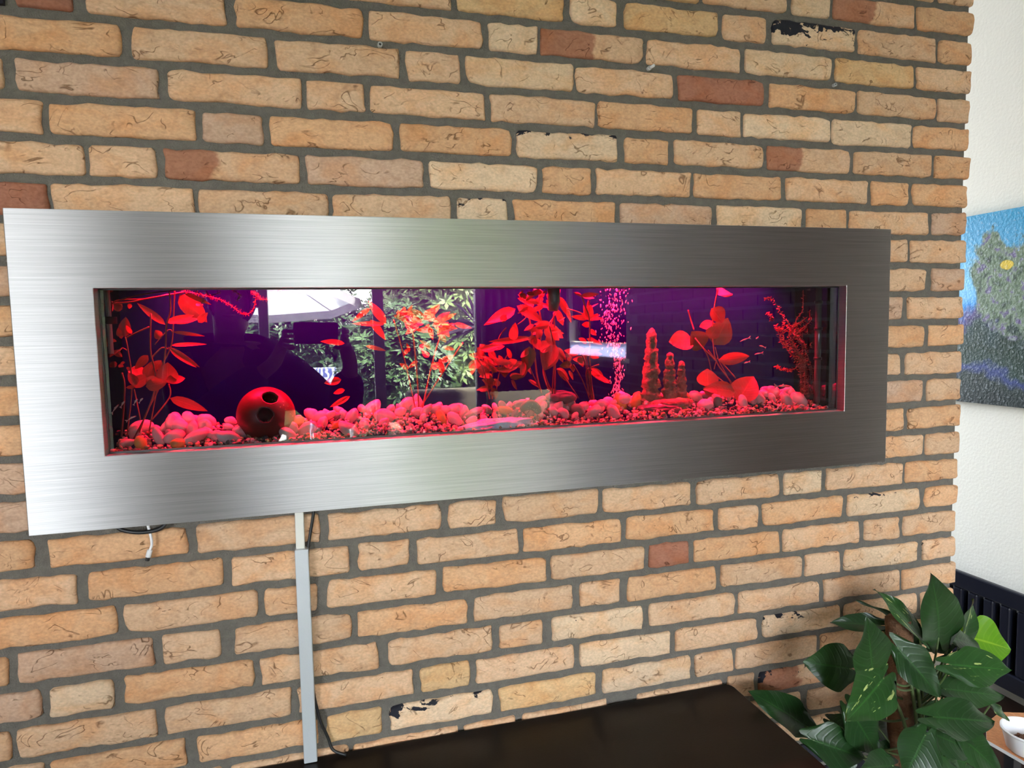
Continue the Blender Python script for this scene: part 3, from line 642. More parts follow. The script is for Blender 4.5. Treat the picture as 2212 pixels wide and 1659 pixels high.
# pebbles, each its own thing
peb = []
for k in range(6):
    bmx = bmesh.new(); bmesh.ops.create_icosphere(bmx, subdivisions=3, radius=1)
    for v in bmx.verts:
        d = v.co.copy(); q = 1+.14*fbm(d*1.1+Vector((k*7, 0, 0)), 2); v.co = Vector((d.x*(1.10+.16*(k % 3)), d.y*(.62+.1*(k % 2)), d.z*(.80+.10*(k % 2))))*q
    me = bpy.data.meshes.new('pebble'); bmx.to_mesh(me); bmx.free(); me.polygons.foreach_set('use_smooth', [True]*len(me.polygons)); peb.append(me)
pm_w = simple('white_pebble', (.56, .47, .41), .45, var=.12, vscale=30); pm_g = simple('grey_pebble', (.16, .18, .15), .5, var=.3, vscale=60); pm_y = simple('amber_pebble', (.55, .33, .06), .5)
pebm = {}
def pebble(x, y, r, mat, sink=.35, rot=None, z=None, kind=0):
    key = (rnd.randrange(6), mat.name)
    if key not in pebm:
        me = peb[key[0]].copy(); me.materials.clear(); me.materials.append(mat); pebm[key] = me
    o = bpy.data.objects.new('pebble', pebm[key]); COL.objects.link(o)
    zz_ = bed(x, y)+r*(.72-sink) if z is None else z
    y = max(.005+r*.9, min(TD-r*1.02, y)); x = max(TXa+r*1.35, min(TXb-r*1.35, x))
    o.location = (x, y, aqz(zz_)); o.scale = (r,)*3; o.rotation_euler = rot or (rnd.uniform(-.5, .9), rnd.uniform(-1.4, 1.4), rnd.uniform(-.6, .6))
    lab = [('smooth pale pebble', 'pale pebbles'), ('dark grey-green pebble', 'dark pebbles'), ('amber pebble', 'amber pebbles')][kind]
    where = PLACES[min(len(PLACES)-1, sum(1 for e_ in PX if x > e_))]
    tag(o, lab[0]+' '+where, 'pebble', lab[1]+' '+where); return o
PX = [-1.66, -1.58, -1.46, -1.34, -1.20, -1.05, -.93, -.82, -.70, -.62, -.50, -.42]
PLACES = ['under the left plant stems', 'between the left plant and the hide ball', 'around the base of the hide ball', 'just right of the hide ball', 'under the reflected mullion', 'behind the bluish white stone', 'below the large middle plant', 'at the foot of the bubble curtain', 'in front of the rock spires', 'between the spires and the broadleaf plant', 'right of the broadleaf plant', 'before the dark waterweed', 'by the filter tube']
placed = []
def ok(x, y, r):
    for (a, b, c) in placed:
        if (a-x)**2+(b-y)**2 < (.80*(r+c))**2: return False
    placed.append((x, y, r)); return True
placed += [(-1.524, .062, .04), (-.735, .075, .03), (-.665, .08, .02)]
for k in range(900):
    if len(placed) > 150: break
    x = rnd.uniform(TXa+.02, TXb-.02); y = rnd.uniform(.045, TD-.015); r = rnd.uniform(.0065, .0165)
    if x < -1.25: r *= 1.02; y = rnd.uniform(.02, TD-.015)
    if -1.3 < x < -.95 and y < .05: continue
    if -1.2 < x < -.5 and y < .04 and rnd.random() < .6: continue
    if not ok(x, y, r): continue
    q = rnd.random()
    pebble(x, y, r, pm_w if q < .86 else (pm_g if q < .95 else pm_y), kind=0 if q < .86 else (1 if q < .95 else 2))
for k in range(60):     # a second layer heaped against the backdrop
    x = rnd.uniform(TXa+.03, TXb-.03); y = rnd.uniform(.07, TD-.02)
    if abs(x+1.524) < .07 or -.80 < x < -.6: continue
    r = rnd.uniform(.008, .013); pebble(x, y, r, pm_w, z=bed(x, y)+r*1.15)
# flat bluish white rock and the dark boulders
def rock(name, c, s, mat, lab, cat, rot=0, sd=0, sub=4, amp=.25, crisp=2.2):
    bmx = bmesh.new(); bmesh.ops.create_icosphere(bmx, subdivisions=sub, radius=1)
    for v in bmx.verts:
        d = v.co.copy(); v.co = d*(1+amp*fbm(d*crisp+Vector((sd, sd*2, 0)), 4)); v.co.x *= s[0]; v.co.y *= s[1]; v.co.z *= s[2]
    me = bpy.data.meshes.new(name); bmx.to_mesh(me); bmx.free(); me.materials.append(mat); me.polygons.foreach_set('use_smooth', [True]*len(me.polygons))
    o = bpy.data.objects.new(name, me); COL.objects.link(o); o.location = c; o.rotation_euler = (0, rot, 0); return tag(o, lab, cat)
wr = at(1072, 922, .022)
rock('crumpled_rock', wr, (.078, .016, .016), simple('bluish_white_rock', (.72, .78, .95), .6, bump=1, bscale=90), 'bluish white crumpled stone lying against the front glass', 'stone', -.06, 3)
rock('boulder', at(1212, 858, .10), (.034, .03, .014), simple('dark_stone', (.09, .12, .10), .5, var=.3), 'smooth dark grey-green stone behind the pebbles, mid-tank', 'stone', 0.05, 5, amp=.06)
rock('boulder', at(1425, 883, .06), (.05, .03, .012), simple('black_stone', (.05, .06, .05), .5, var=.3), 'flat dark stone under the rock spires', 'stone', .05, 8, amp=.15)

# ball hide
bc = at(575, 896, .062); BR = .0505
ball = empty('hide_ball', bc+Vector((0, 0, -BR)), 'speckled dark red ball-shaped fish hide with two round holes', 'fish hide')
m, n, l, p = new_mat('ball_ceramic')
tc = n.new('ShaderNodeTexCoord'); nz = n.new('ShaderNodeTexVoronoi'); nz.inputs['Scale'].default_value = 170; l.new(tc.outputs['Object'], nz.inputs['Vector'])
rr = ramp(n, [(.0, (.75, .6, .35)), (.16, (.75, .6, .35)), (.2, (.11, .025, .015))]); l.new(nz.outputs['Distance'], rr.inputs[0])
n4 = n.new('ShaderNodeTexNoise'); n4.inputs['Scale'].default_value = 28; l.new(tc.outputs['Object'], n4.inputs['Vector']); r4 = ramp(n, [(.60, (0, 0, 0)), (.66, (1, 1, 1))]); l.new(n4.outputs[0], r4.inputs[0])
mx = n.new('ShaderNodeMix'); mx.data_type = 'RGBA'; mx.inputs[6].default_value = (.11, .025, .015, 1); l.new(r4.outputs[0], mx.inputs[0]); l.new(rr.outputs[0], mx.inputs[7])
l.new(mx.outputs[2], p.inputs['Base Color']); p.inputs['Roughness'].default_value = .4; M['ball'] = m
bmx = bmesh.new(); bmesh.ops.create_icosphere(bmx, subdivisions=6, radius=BR)
holes = []
for (px, py, rad_) in ((573, 897, .0135), (584, 857, .0135)):
    d = ray(px, py).normalized(); oc = CAM-bc; bq = d.dot(oc); disc = bq*bq-(oc.length_squared-BR*BR); t = -bq-sqrt(max(0, disc))
    hd = ((CAM+d*t)-bc).normalized()
    holes.append((hd, math.asin(rad_/BR)))
holes.append((Vector((-.8, .5, .1)).normalized(), .28))
kill = []
for v in bmx.verts:
    dv = v.co.normalized()
    for (hd, an) in holes:
        a = dv.angle(hd)
        if a < an-.010: kill.append(v); break
        if a < an+.010:
            tv = (dv-hd*dv.dot(hd)).normalized(); v.co = (hd*cos(an)+tv*sin(an))*BR
bmesh.ops.delete(bmx, geom=list(set(kill)), context='VERTS')
me = bpy.data.meshes.new('shell'); bmx.to_mesh(me); bmx.free(); me.materials.append(M['ball']); me.polygons.foreach_set('use_smooth', [True]*len(me.polygons))
o = bpy.data.objects.new('shell', me); COL.objects.link(o); o.parent = ball; o.location = (0, 0, BR)
sm = o.modifiers.new('wall', 'SOLIDIFY'); sm.thickness = .005; sm.offset = -1

# rock spires
m = simple('spire_rock', (.20, .12, .07), .8, bump=1.0, bscale=170, var=.8, vscale=120); M['spire'] = m
sp0 = at(1430, 862, .078)
spr = empty('rock_spires', sp0, 'rough rock ornament with three tapering spires on a flat base', 'aquarium ornament')
def spire(bx_, by_, tx_, ty_, wb, wt, sd):
    B = at(bx_, by_, .078); T = at(tx_, ty_, .078); n_ = 34; k_ = 22; mb = MB(); vs = []
    for i in range(n_+1):
        t = i/n_; c = B.lerp(T, t); r = (wb*(1-t)**.8+wt*(1-(1-t)**.8))
        if t > .93: r *= sqrt(max(.02, 1-((t-.93)/.07)**2))
        r *= 1-.16*(((t*5+sd) % 1) > .7)
        for j in range(k_):
            a = 2*pi*j/k_; d = Vector((cos(a), sin(a)*.8, 0)); f = 1+.34*fbm(Vector((cos(a)*2.2+sd*9, sin(a)*2.2, t*16*(B-T).length/.12)), 4)
            vs.append(c+d*r*f)
    fs = [(i*k_+j, i*k_+(j+1) % k_, (i+1)*k_+(j+1) % k_, (i+1)*k_+j) for i in range(n_) for j in range(k_)]+[tuple(n_*k_+j for j in range(k_))]
    MB().add(rel(vs, sp0), fs).build('spire', M['spire'], spr, True)
spire(1405, 868, 1408, 708, .0225, .0078, .1); spire(1446, 862, 1447, 761, .0165, .0068, .5); spire(1473, 862, 1472, 779, .0130, .0058, .8)
bb_ = MB(); cc = rel([at(1437, 866, .078)], sp0)[0]
ring = []
for (z_, s_) in ((-.010, 1.0), (0, 1.02), (.005, .8), (.0055, 0.01)):
    for j in range(28):
        a = 2*pi*j/28; f = 1+.18*fbm(Vector((cos(a)*2, sin(a)*2, 4)), 3); ring.append(cc+Vector((cos(a)*.062*s_*f, sin(a)*.034*s_*f, z_)))
bb_.add(ring, [(i*28+j, i*28+(j+1) % 28, (i+1)*28+(j+1) % 28, (i+1)*28+j) for i in range(3) for j in range(28)]).build('base', M['spire'], spr, True)

# ------------------------------------------------------------------ leaves
def leaf_geo(B, T, wid, nrm, heart=0, fold=.25, droop=.15, n_=10, m_=6, tipsharp=1.0, twist=0):
    B, T = Vector(B), Vector(T); ex = T-B; L = ex.length; ex.normalize()
    ey = nrm.cross(ex).normalized(); ez = ex.cross(ey)
    vs = []
    for i in range(n_+1):
        t = i/n_
        if heart: hw = (.42+.58*sin(min(1, t/.26)*pi/2)) if t < .26 else max(0, cos((t-.26)/.74*pi/2))**(.80*tipsharp)*(1-.10*max(0, sin((t-.6)/.4*pi)) if t > .6 else 1)
        else: hw = sin(pi*t**.75)**.8 if 0 < t < 1 else 0.0
        hw *= wid/2
        for j in range(m_+1):
            s = -1+2*j/m_
            al = t-(.26*heart*(1-(2*abs(s)-1)**2)**.5*(1-t)**4 if heart else 0)
            a = twist*t
            yy = s*hw; zz_ = fold*abs(s)*hw-droop*L*(t*t-t*.6)+(.035*L*heart*s*s*sin(t*9+s*2+L*90))
            vs.append(B+ex*(al*L)+ey*(yy*cos(a)-zz_*sin(a))+ez*(zz_*cos(a)+yy*sin(a)))
    fs = [(i*(m_+1)+j, i*(m_+1)+j+1, (i+1)*(m_+1)+j+1, (i+1)*(m_+1)+j) for i in range(n_) for j in range(m_)]
    return vs, fs
def leaf_obj(parent, root, B, T, wid, mat, nrm=None, name='leaf', **kw):
    nrm = nrm or Vector((-.25, -1, .35)).normalized()
    vs, fs = leaf_geo(B, T, wid, nrm, **kw)
    Bv = Vector(B)
    o = MB().add(vs, fs).build(name, mat, parent, True); 
    me = o.data
    for v in me.vertices: v.co -= Bv
    mm = kw.get('m_', 6)+1; nn_ = kw.get('n_', 10); uvl = me.uv_layers.new(name='UVMap')
    vi = np.empty(len(me.loops), dtype=np.int32); me.loops.foreach_get('vertex_index', vi)
    uvl.data.foreach_set('uv', np.stack([(vi % mm)/(mm-1), (vi//mm)/nn_], 1).astype(np.float32).ravel())
    o.location = Bv-Vector(root)
    return o

# ------------------------------------------------------------------ aquarium plants
def tank_plant(name, label, stems, leaves, org, s, depth, stem_r=.0014, cat='aquarium plant', mats=None, seed=1, dens=0):
    """stems / leaves in crop pixels (origin org, scale s) turned into points inside the tank"""
    R = random.Random(seed); mats = mats or [M['tank_leaf']]
    def P(x, y, jy=0): return at(org[0]+x*s, org[1]+y*s, depth+jy)
    root = P(*stems[0][0]); root.z = min(root.z, aqz(bed(root.x, depth))+.002)
    e = empty(name, root, label, cat)
    for st in stems:
        jy = R.uniform(-.015, .015); pts = curve_pts([P(x, y, jy*min(1, i)) for i, (x, y) in enumerate(st)], 5)
        pts = [Vector((max(TXa+.006, min(TXb-.006, q.x)), q.y, min(q.z, aqz(TZb)-.004))) for q in pts]
        MB().tube(rel(pts, root), stem_r*R.uniform(.8, 1.2), 6).build('stem', M['tank_stem'], e, True)
    extra = []
    for lf in leaves:
        if R.random() < dens:
            q = 28/s*.16; extra.append((lf[0]+R.uniform(-q, q), lf[1]+R.uniform(-q, q), lf[2]+R.uniform(-2, 2)*q, lf[3]+R.uniform(-2, 2)*q, lf[4]*R.uniform(.6, 1))+tuple(lf[5:]))
    for lf in list(leaves)+extra:
        bx_, by_, tx_, ty_, w = lf[:5]; mi = lf[5] if len(lf) > 5 else 0
        j0 = R.uniform(-.02, .02); j1 = j0+R.uniform(-.012, .012)
        B = P(bx_, by_, j0); T = P(tx_, ty_, j1)
        sc = (B-CAM).dot(FWD)/FPX
        o = leaf_obj(e, root, B, T, w*s*sc*1.35, mats[min(mi, len(mats)-1)], Vector((R.uniform(-.5, .3), -1, R.uniform(-.1, .9))).normalized(), fold=R.uniform(-.1, .35), droop=R.uniform(-.2, .25), n_=7, m_=4, twist=R.uniform(-.4, .4))
    return e
LM = [M['tank_leaf'], M['tank_leaf_brown']]
sA = .2411
tank_plant('stem_plant', 'tall leafy red-lit stem plant at the left end of the aquarium',
  [[(450,1445),(560,1230),(640,1000),(640,820),(600,640),(605,320)], [(480,1440),(570,1200),(690,950),(735,650),(745,430),(780,300),(770,110)], [(590,1380),(640,1100),(700,800),(790,600),(810,300),(820,110)],
   [(340,1425),(370,1000),(345,850)], [(390,1425),(435,960),(400,650),(375,530)], [(510,1270),(455,1000)], [(600,1290),(770,1075),(765,950)], [(640,600),(760,470),(800,490)], [(610,720),(700,630),(760,640)], [(380,540),(480,490),(590,440)], [(320,660),(350,630),(390,650)], [(100,215),(300,225),(450,215),(560,190),(900,130)], [(200,245),(450,165),(700,125),(900,105)], [(150,300),(300,205),(560,190),(760,150)]],
  [(375,530,380,350,80),(735,420,480,225,50),(740,400,1000,340,60),(800,395,1045,380,62),(860,150,1110,400,125),(1030,400,1112,310,55),(700,545,645,470,62),(800,485,1090,520,26),(780,605,1110,595,32),(770,630,1015,810,46),(580,695,460,820,60),(765,945,745,758,150),(740,925,915,895,75),(430,965,610,880,95),(560,975,760,930,85),(400,835,600,900,120),(775,1078,1112,1190,72),(330,640,165,742,22),(270,650,350,712,40),(250,610,175,580,28),(300,570,170,535,26),(380,985,520,965,26),(330,530,310,450,40),(420,500,400,455,40),(640,820,700,740,70),(560,900,640,760,90),(480,960,400,850,60),(350,280,250,250,50),(420,230,410,280,28),(560,900,700,970,80),(900,140,1150,240,36),(1010,250,1075,235,45),(300,790,260,770,35),(330,770,375,760,30),(400,830,420,800,36),(140,170,60,180,40),(150,120,270,120,60)],
  (180, 600), sA, .075, mats=LM, seed=3, dens=.25)
sC = .16279
rc_ = random.Random(5)
top_cl = [(rc_.uniform(520, 900), rc_.uniform(90, 330)) for _ in range(22)]
top_l = [(x, y, x+rc_.uniform(-170, 150), y+rc_.uniform(-60, 110), rc_.uniform(30, 75), int(rc_.random() < .25)) for x, y in top_cl]
tank_plant('sword_plant', 'large dense red-lit plant in the middle of the aquarium, tangled at the top',
  [[(950,1480),(850,1250),(780,900),(800,600),(760,300),(780,95)], [(800,1460),(740,1250),(700,900),(640,500),(560,200)], [(975,1480),(975,760),(960,400)], [(940,1480),(960,900),(900,560)], [(900,1440),(820,1200),(860,800),(980,380),(1040,100)], [(870,570),(1000,380),(960,120)], [(480,560),(560,500),(610,440)], [(220,790),(250,700),(330,600)], [(800,1470),(690,1240),(650,1150)], [(1080,340),(1120,350),(1140,385)]],
  [(450,350,70,550,130),(410,780,450,530,95),(660,735,70,820,62),(470,310,820,520,120),(680,280,480,210,60),(700,300,530,250,90,1),(860,570,1085,745,120),(1000,370,1085,580,60),(1000,200,1180,490,80),(640,850,600,1170,150,1),(960,850,820,1170,190),(760,870,950,850,140),(590,1080,565,1250,60),(550,1040,340,1210,32),(620,1290,760,1400,26),(1000,860,1125,1040,60),(900,560,700,600,70),(820,600,620,640,60),(700,740,760,900,110),(660,700,700,850,90,1),(880,1400,1090,1525,45),(780,620,730,760,60),(860,720,960,860,90),(300,430,280,540,70),(1000,500,1080,480,40),(900,640,1060,640,50),(700,560,560,640,50,1),(620,900,520,1000,60,1),(560,1010,620,1180,70)]+top_l,
  (1040, 610), sC, .080, mats=LM, seed=5, dens=.8)
tank_plant('stem_plant', 'bushy olive and red plant beside the bubble curtain with bundled pale stems',
  [[(1460,1560),(1420,1250),(1350,1000),(1300,900)], [(1480,1560),(1440,1100),(1440,800),(1430,470),(1370,300),(1330,175)], [(1440,1560),(1340,1300),(1220,1090)], [(1500,1560),(1450,1300),(1380,950)], [(1290,1540),(1150,1330),(1000,1150)], [(1450,480),(1300,400),(1130,350)], [(1430,1500),(1390,1200),(1460,1130),(1560,1090)]],
  [(1340,190,1240,145,45),(1340,190,1505,200,60),(1400,350,1420,230,22),(1410,350,1550,280,16),(1420,480,1190,450,55),(1430,480,1330,410,60),(1430,490,1565,425,50),(1440,490,1615,470,45),(1430,490,1450,290,70),(1420,500,1360,300,60),(1300,930,1090,915,95,1),(1350,950,1610,945,70),(1370,1000,1370,925,45),(1200,1080,1040,1110,75,1),(1210,1090,1220,1195,45,1),(1450,1140,1625,1235,55),(1450,1200,1705,1345,72),(1170,1050,1160,950,50,1),(1000,1140,1180,1285,80,1),(1300,900,1200,860,90,1),(1340,980,1420,860,80,1),(1240,900,1150,1000,80,1),(1380,1050,1250,1010,90,1),(1350,950,1290,850,70),(1300,1010,1350,1120,70,1),(1420,960,1560,1000,60),(1180,1180,1210,1300,40),(1450,560,1330,560,60),(1430,640,1530,700,60),(1420,740,1560,800,50),(1400,800,1290,740,60)],
  (1040, 610), sC, .075, mats=LM, seed=8, dens=.7)
re_ = random.Random(11)
def cluster(cx_, cy_, n_, rx_, ry_, lmin, lmax, w, brown=.4):
    out = []
    for _ in range(n_):
        a = re_.uniform(0, 2*pi); x = cx_+rx_*re_.uniform(-.6, .6); y = cy_+ry_*re_.uniform(-.6, .6); L = re_.uniform(lmin, lmax)
        out.append((x, y, x+L*cos(a), y+L*sin(a)*.7, w*re_.uniform(.7, 1.2), int(re_.random() < brown)))
    return out
tank_plant('stem_plant', 'low rust-coloured bushy plant left of the large middle plant',
  [[(1064,862),(1062,820),(1070,780)], [(1070,862),(1080,800),(1100,760)], [(1058,862),(1045,800),(1030,770)]],
  cluster(1045, 770, 16, 40, 30, 25, 48, 12, .2)+cluster(1080, 800, 20, 45, 45, 20, 42, 11, .7)+cluster(1065, 835, 10, 15, 15, 18, 30, 12, 1), (0, 0), 1, .075, mats=LM, seed=12, stem_r=.0014, dens=.5)
tank_plant('stem_plant', 'orange-tipped plant behind the reflected garden, left of the middle',
  [[(905,885),(900,800),(890,700)], [(912,885),(935,780),(960,700)], [(898,885),(870,760),(850,690)], [(905,885),(960,800),(1000,740)]],
  [(834,699,796,649,15),(800,665,760,695,9),(834,699,760,700,9),(745,742,692,736,10),(790,747,834,757,7),(737,820,700,828,13),(745,842,720,850,9),(756,856,712,880,9),(800,690,834,735,12)]+cluster(900, 690, 20, 55, 25, 22, 45, 10, .15)+cluster(960, 700, 14, 40, 30, 22, 45, 10, .1)+cluster(920, 770, 14, 70, 50, 18, 38, 9, .4), (0, 0), 1, .085, mats=LM, seed=14)
sG = .217
tank_plant('broadleaf_plant', 'broad-leaved plant with heart-shaped red and olive leaves, right of the spires',
  [[(960,1200),(930,1060),(780,850),(740,640),(740,380),(790,95)], [(950,1120),(760,970)], [(965,1000),(830,850),(780,800)], [(940,1100),(870,960),(800,830),(760,690)], [(720,920),(690,790),(640,700)], [(770,830),(750,910)], [(770,820),(690,720)], [(550,520),(520,430),(490,320)], [(700,1080),(720,1230)], [(560,600),(640,700),(770,830)]],
  [(785,170,920,140,135),(722,305,838,448,140),(770,465,600,490,95),(750,670,880,398,190,1),(540,620,292,640,165,1),(640,700,528,535,165,1),(790,820,1115,780,95),(690,1090,680,905,170),(955,1135,655,1095,130,1),(985,1235,1142,975,205,1),(700,600,780,480,110,1),(640,1090,770,1190,70,1)],
  (1380, 600), sG, .078, mats=LM, seed=17, stem_r=.0013)

def weed(name, label, strands, org, s, depth, mat, leafmat, n_per=9, ll=.006, seed=1, r=.0007):
    R = random.Random(seed)
    P = lambda x, y, j=0: at(org[0]+x*s, org[1]+y*s, depth+j)
    root = P(*strands[0][0]); e = empty(name, root, label, 'aquarium plant'); lv = MB()
    for st in strands:
        j = R.uniform(-.03, .03); pts = curve_pts([P(x, y, j) for x, y in st], 6)
        pts = [Vector((max(TXa+.004, min(TXb-.004, q.x)), q.y, min(q.z, aqz(TZb)-.004))) for q in pts]
        MB().tube(rel(pts, root), r, 5).build('stem', mat, e, True)
        for a, b in zip(pts, pts[1:]):
            m_ = max(1, int((b-a).length/.0045))
            for k in range(m_):
                c = a.lerp(b, k/m_)-root; t = (b-a).normalized()
                for w in range(4):
                    d = Vector((R.uniform(-1, 1), R.uniform(-1, 1), R.uniform(-1, 1))); d = (d-t*d.dot(t)*.7).normalized(); L = ll*R.uniform(.6, 1.3); sd_ = d.cross(t).normalized()*L*.22
                    lv.add([c, c+d*L*.5+sd_, c+d*L, c+d*L*.5-sd_], [(0, 1, 2, 3)])
    o = lv.build('leaves', leafmat, e); o['kind'] = 'stuff'
    return e
weed('floating_waterweed', 'strand of small-leaved waterweed floating and looping at the surface, left', [[(880,120),(1000,140),(1100,165),(1200,190),(1300,235),(1390,300),(1450,330),(1510,300),(1540,220),(1545,150),(1500,125)], [(1340,110),(1400,160),(1370,210)], [(1100,120),(1130,160),(1230,130)], [(1560,170),(1620,195),(1690,180),(1730,130),(1780,112)], [(1000,115),(1080,180),(1050,250)]], (180, 600), sA, .06, M['tank_stem'], M['tank_leaf'], seed=2, ll=.0055)
sts = [[(1740,1150),(1720,900),(1640,700),(1450,400),(1330,215),(1250,215)], [(1720,1150),(1700,800),(1560,480),(1640,320),(1780,120)]]
R9 = random.Random(9)
for k in range(9):
    x = R9.uniform(1640, 1760); sts.append([(x, 1150), (x+R9.uniform(-60, 30), R9.uniform(800, 950)), (x+R9.uniform(-260, 20), R9.uniform(520, 720)), (x+R9.uniform(-330, 60), R9.uniform(350, 560))])
sts += [[(1280,350),(1330,400),(1310,420)], [(1360,480),(1430,520)], [(1700,560),(1880,520)], [(1700,420),(1900,320)], [(1780,120),(1930,110)], [(1750,700),(1870,640)], [(1370,880),(1450,915),(1560,900),(1640,780)]]
weed('waterweed', 'dark reddish mass of fine waterweed at the right end of the aquarium', sts, (1380, 600), sG, .085, M['weed_dark'], M['weed_dark'], seed=4, ll=.007)

# tubes, bubbles, leaves near the right end
tg = simple('filter_tube', (.10, .10, .09), .12, Coat_Weight=.6); 
q = at(1765, 860, .045); top = at(1765, 622, .045)
e = empty('filter_tube', q, 'shiny dark upright filter tube at the right end of the aquarium', 'filter tube')
MB().tube([(0, 0, -.01), (0, 0, top.z-q.z+.02)], .0072, 14).build('tube', tg, e, True)
for f_ in (.35, .62, .86): MB().tube([(0, 0, (top.z-q.z)*f_), (0, 0, (top.z-q.z)*f_+.006)], .0086, 14).build('collar', M['black_plastic'], e, True)
q = at(233, 780, .03); top = at(233, 622, .03)
e = empty('heater_tube', at(236, 700, .05), 'pale tube with a black ring in the upper left corner of the aquarium', 'heater')
tz = aqz(TZb)-e.location.z-.002
MB().tube([(0, 0, -.05), (0, 0, tz)], .0042, 12).build('tube', simple('pale_tube', (.6, .55, .5), .3), e, True)
MB().tube([(0, 0, .0), (0, 0, .012)], .012, 16).build('ring', M['black_plastic'], e, True)
MB().tube([(0, 0, tz-.012), (0, 0, tz)], .018, 16).build('cap', M['white_plastic'], e, True)
q = at(1195, 672, .055)
e = empty('return_pipe', q, 'grey-brown water return pipe hanging at the top, mid-tank', 'filter pipe')
MB().tube([(0, 0, 0), (0.002, 0, .02), (0, 0, aqz(TZb)-q.z-.002)], [.009, .0125, .013], 16, cap=True).build('pipe', simple('pipe_grey', (.16, .14, .11), .3), e, True)
bub = MB(); RB = random.Random(21)
for k in range(420):
    t = RB.random(); y = 860-t*240; sp_ = 10+20*abs(t-.1)**.7
    x = 1328+8*sin(t*7)+RB.gauss(0, sp_*.55); d = .05+RB.uniform(-.02, .02)
    c = at(x, y, .085+RB.uniform(-.02, .02)); r = RB.uniform(.0006, .0016); st = RB.uniform(1, 3.2); sl_ = RB.uniform(-.25, .35)
    bub.add([c+Vector((v.x*r+v.z*r*st*sl_, v.y*r, v.z*r*st)) for v in IV], IF)
m, n, l, p = new_mat('bubble'); p.inputs['Base Color'].default_value = (.85, .85, .9, 1); p.inputs['Roughness'].default_value = .15; p.inputs['Alpha'].default_value = .75
bo = bub.build('bubble_curtain', m, None, True, loc=at(1330, 862, .085)); tag(bo, 'column of rising air bubbles left of the rock spires', 'bubbles', kind='stuff')

# fish
def fish(name, pts, prof, root, mats, label, cat, group=None, tail=.35, fin=True, spots=None, tdir=None, flat=.45):
    e = empty(name, root, label, cat, group)
    P = curve_pts([Vector(q) for q in pts], 5); N = len(P); k_ = 12; vs = []
    for i, c in enumerate(P):
        t = i/(N-1); u = t*(len(prof)-1); a = int(min(u, len(prof)-2)); r = prof[a]+(prof[a+1]-prof[a])*(u-a)
        tg_ = (P[min(i+1, N-1)]-P[max(i-1, 0)]).normalized(); up = Vector((0, -1, 0)).cross(tg_).normalized()
        for j in range(k_): an = 2*pi*j/k_; vs.append(c+up*cos(an)*r+Vector((0, 1, 0))*sin(an)*r*flat)
    fs = [(i*k_+j, i*k_+(j+1) % k_, (i+1)*k_+(j+1) % k_, (i+1)*k_+j) for i in range(N-1) for j in range(k_)]+[tuple(range(k_)), tuple((N-1)*k_+j for j in range(k_))]
    MB().add(rel(vs, root), fs).build('body', mats[0], e, True)
    tb = P[0]; d = (P[0]-P[2]).normalized(); up = Vector((0, -1, 0)).cross(d).normalized(); L = (P[-1]-P[0]).length*tail
    th = .0006
    tv = [tb, tb+d*L+up*L*.55, tb+d*L*.75, tb+d*L-up*L*.55]
    MB().add(rel([q+Vector((0, -th, 0)) for q in tv]+[q+Vector((0, th, 0)) for q in tv], root), [(0, 1, 2), (0, 2, 3), (4, 6, 5), (4, 7, 6), (0, 4, 5, 1), (1, 5, 6, 2), (2, 6, 7, 3), (3, 7, 4, 0)]).build('tail', mats[1], e)
    if fin:
        c = P[N//2]; tg_ = (P[N//2+1]-P[N//2-1]).normalized(); up = Vector((0, -1, 0)).cross(tg_).normalized(); r = max(prof)
        fv = [c-tg_*L*.4+up*r*.8, c+tg_*L*.4+up*r*.8, c-tg_*L*.3+up*r*1.7]
        MB().add(rel([q+Vector((0, -th, 0)) for q in fv]+[q+Vector((0, th, 0)) for q in fv], root), [(0, 1, 2), (3, 5, 4), (0, 3, 4, 1), (1, 4, 5, 2), (2, 5, 3, 0)]).build('dorsal_fin', mats[1], e)
    for s_ in (-1, 1):
        c = P[-2]+Vector((0, s_*prof[-2]*flat*.7, 0))
        MB().lathe([(0.0001, -.0006), (.0007, 0), (.0001, .0006)], rel([c], root)[0], 8).build('eye', M['black_plastic'], e)
    return e
fm1 = simple('fish_pale', (.6, .5, .42), .3); fm2 = simple('fish_fin', (.5, .4, .35), .4)
def small_fish(x0, y0, x1, y1, r, lab, grp, d=.06):
    a, b = at(x0, y0, d), at(x1, y1, d); fish('small_fish', [a, a.lerp(b, .5)+Vector((0, 0, .0006)), b], [.0003, r, r*1.1, r*.4], a.lerp(b, .5), [fm1, fm2], lab, 'fish', grp)
for (a, b, c, d_) in ((1616, 731, 1599, 738), (1637, 729, 1633, 733), (1651, 750, 1640, 747), (1644, 763, 1630, 766), (1617, 782, 1607, 785)):
    small_fish(a, b, c, d_, .0013, 'tiny pale fish swimming between the broadleaf plant and the dark waterweed', 'tiny fish by the broadleaf plant')
small_fish(1681, 834, 1707, 835, .0026, 'small striped pinkish fish near the gravel in front of the dark waterweed', None)
for (a, b, c, d_) in ((244, 889, 256, 874), (262, 877, 270, 866), (290, 872, 297, 862), (302, 868, 309, 860), (277, 907, 294, 899)):
    small_fish(a, b, c, d_, .0012, 'tiny slender fish low between the left plant stems', 'tiny fish by the left stems', .03)
bm_, n, l, p = new_mat('black_fish_skin')
tc = n.new('ShaderNodeTexCoord'); vz = n.new('ShaderNodeTexVoronoi'); vz.inputs['Scale'].default_value = 260; l.new(tc.outputs['Object'], vz.inputs['Vector'])
rr = ramp(n, [(.0, (.55, .40, .12)), (.13, (.45, .30, .10)), (.17, (.014, .011, .010))]); l.new(vz.outputs['Distance'], rr.inputs[0]); l.new(rr.outputs[0], p.inputs['Base Color']); p.inputs['Roughness'].default_value = .5
fd = .03
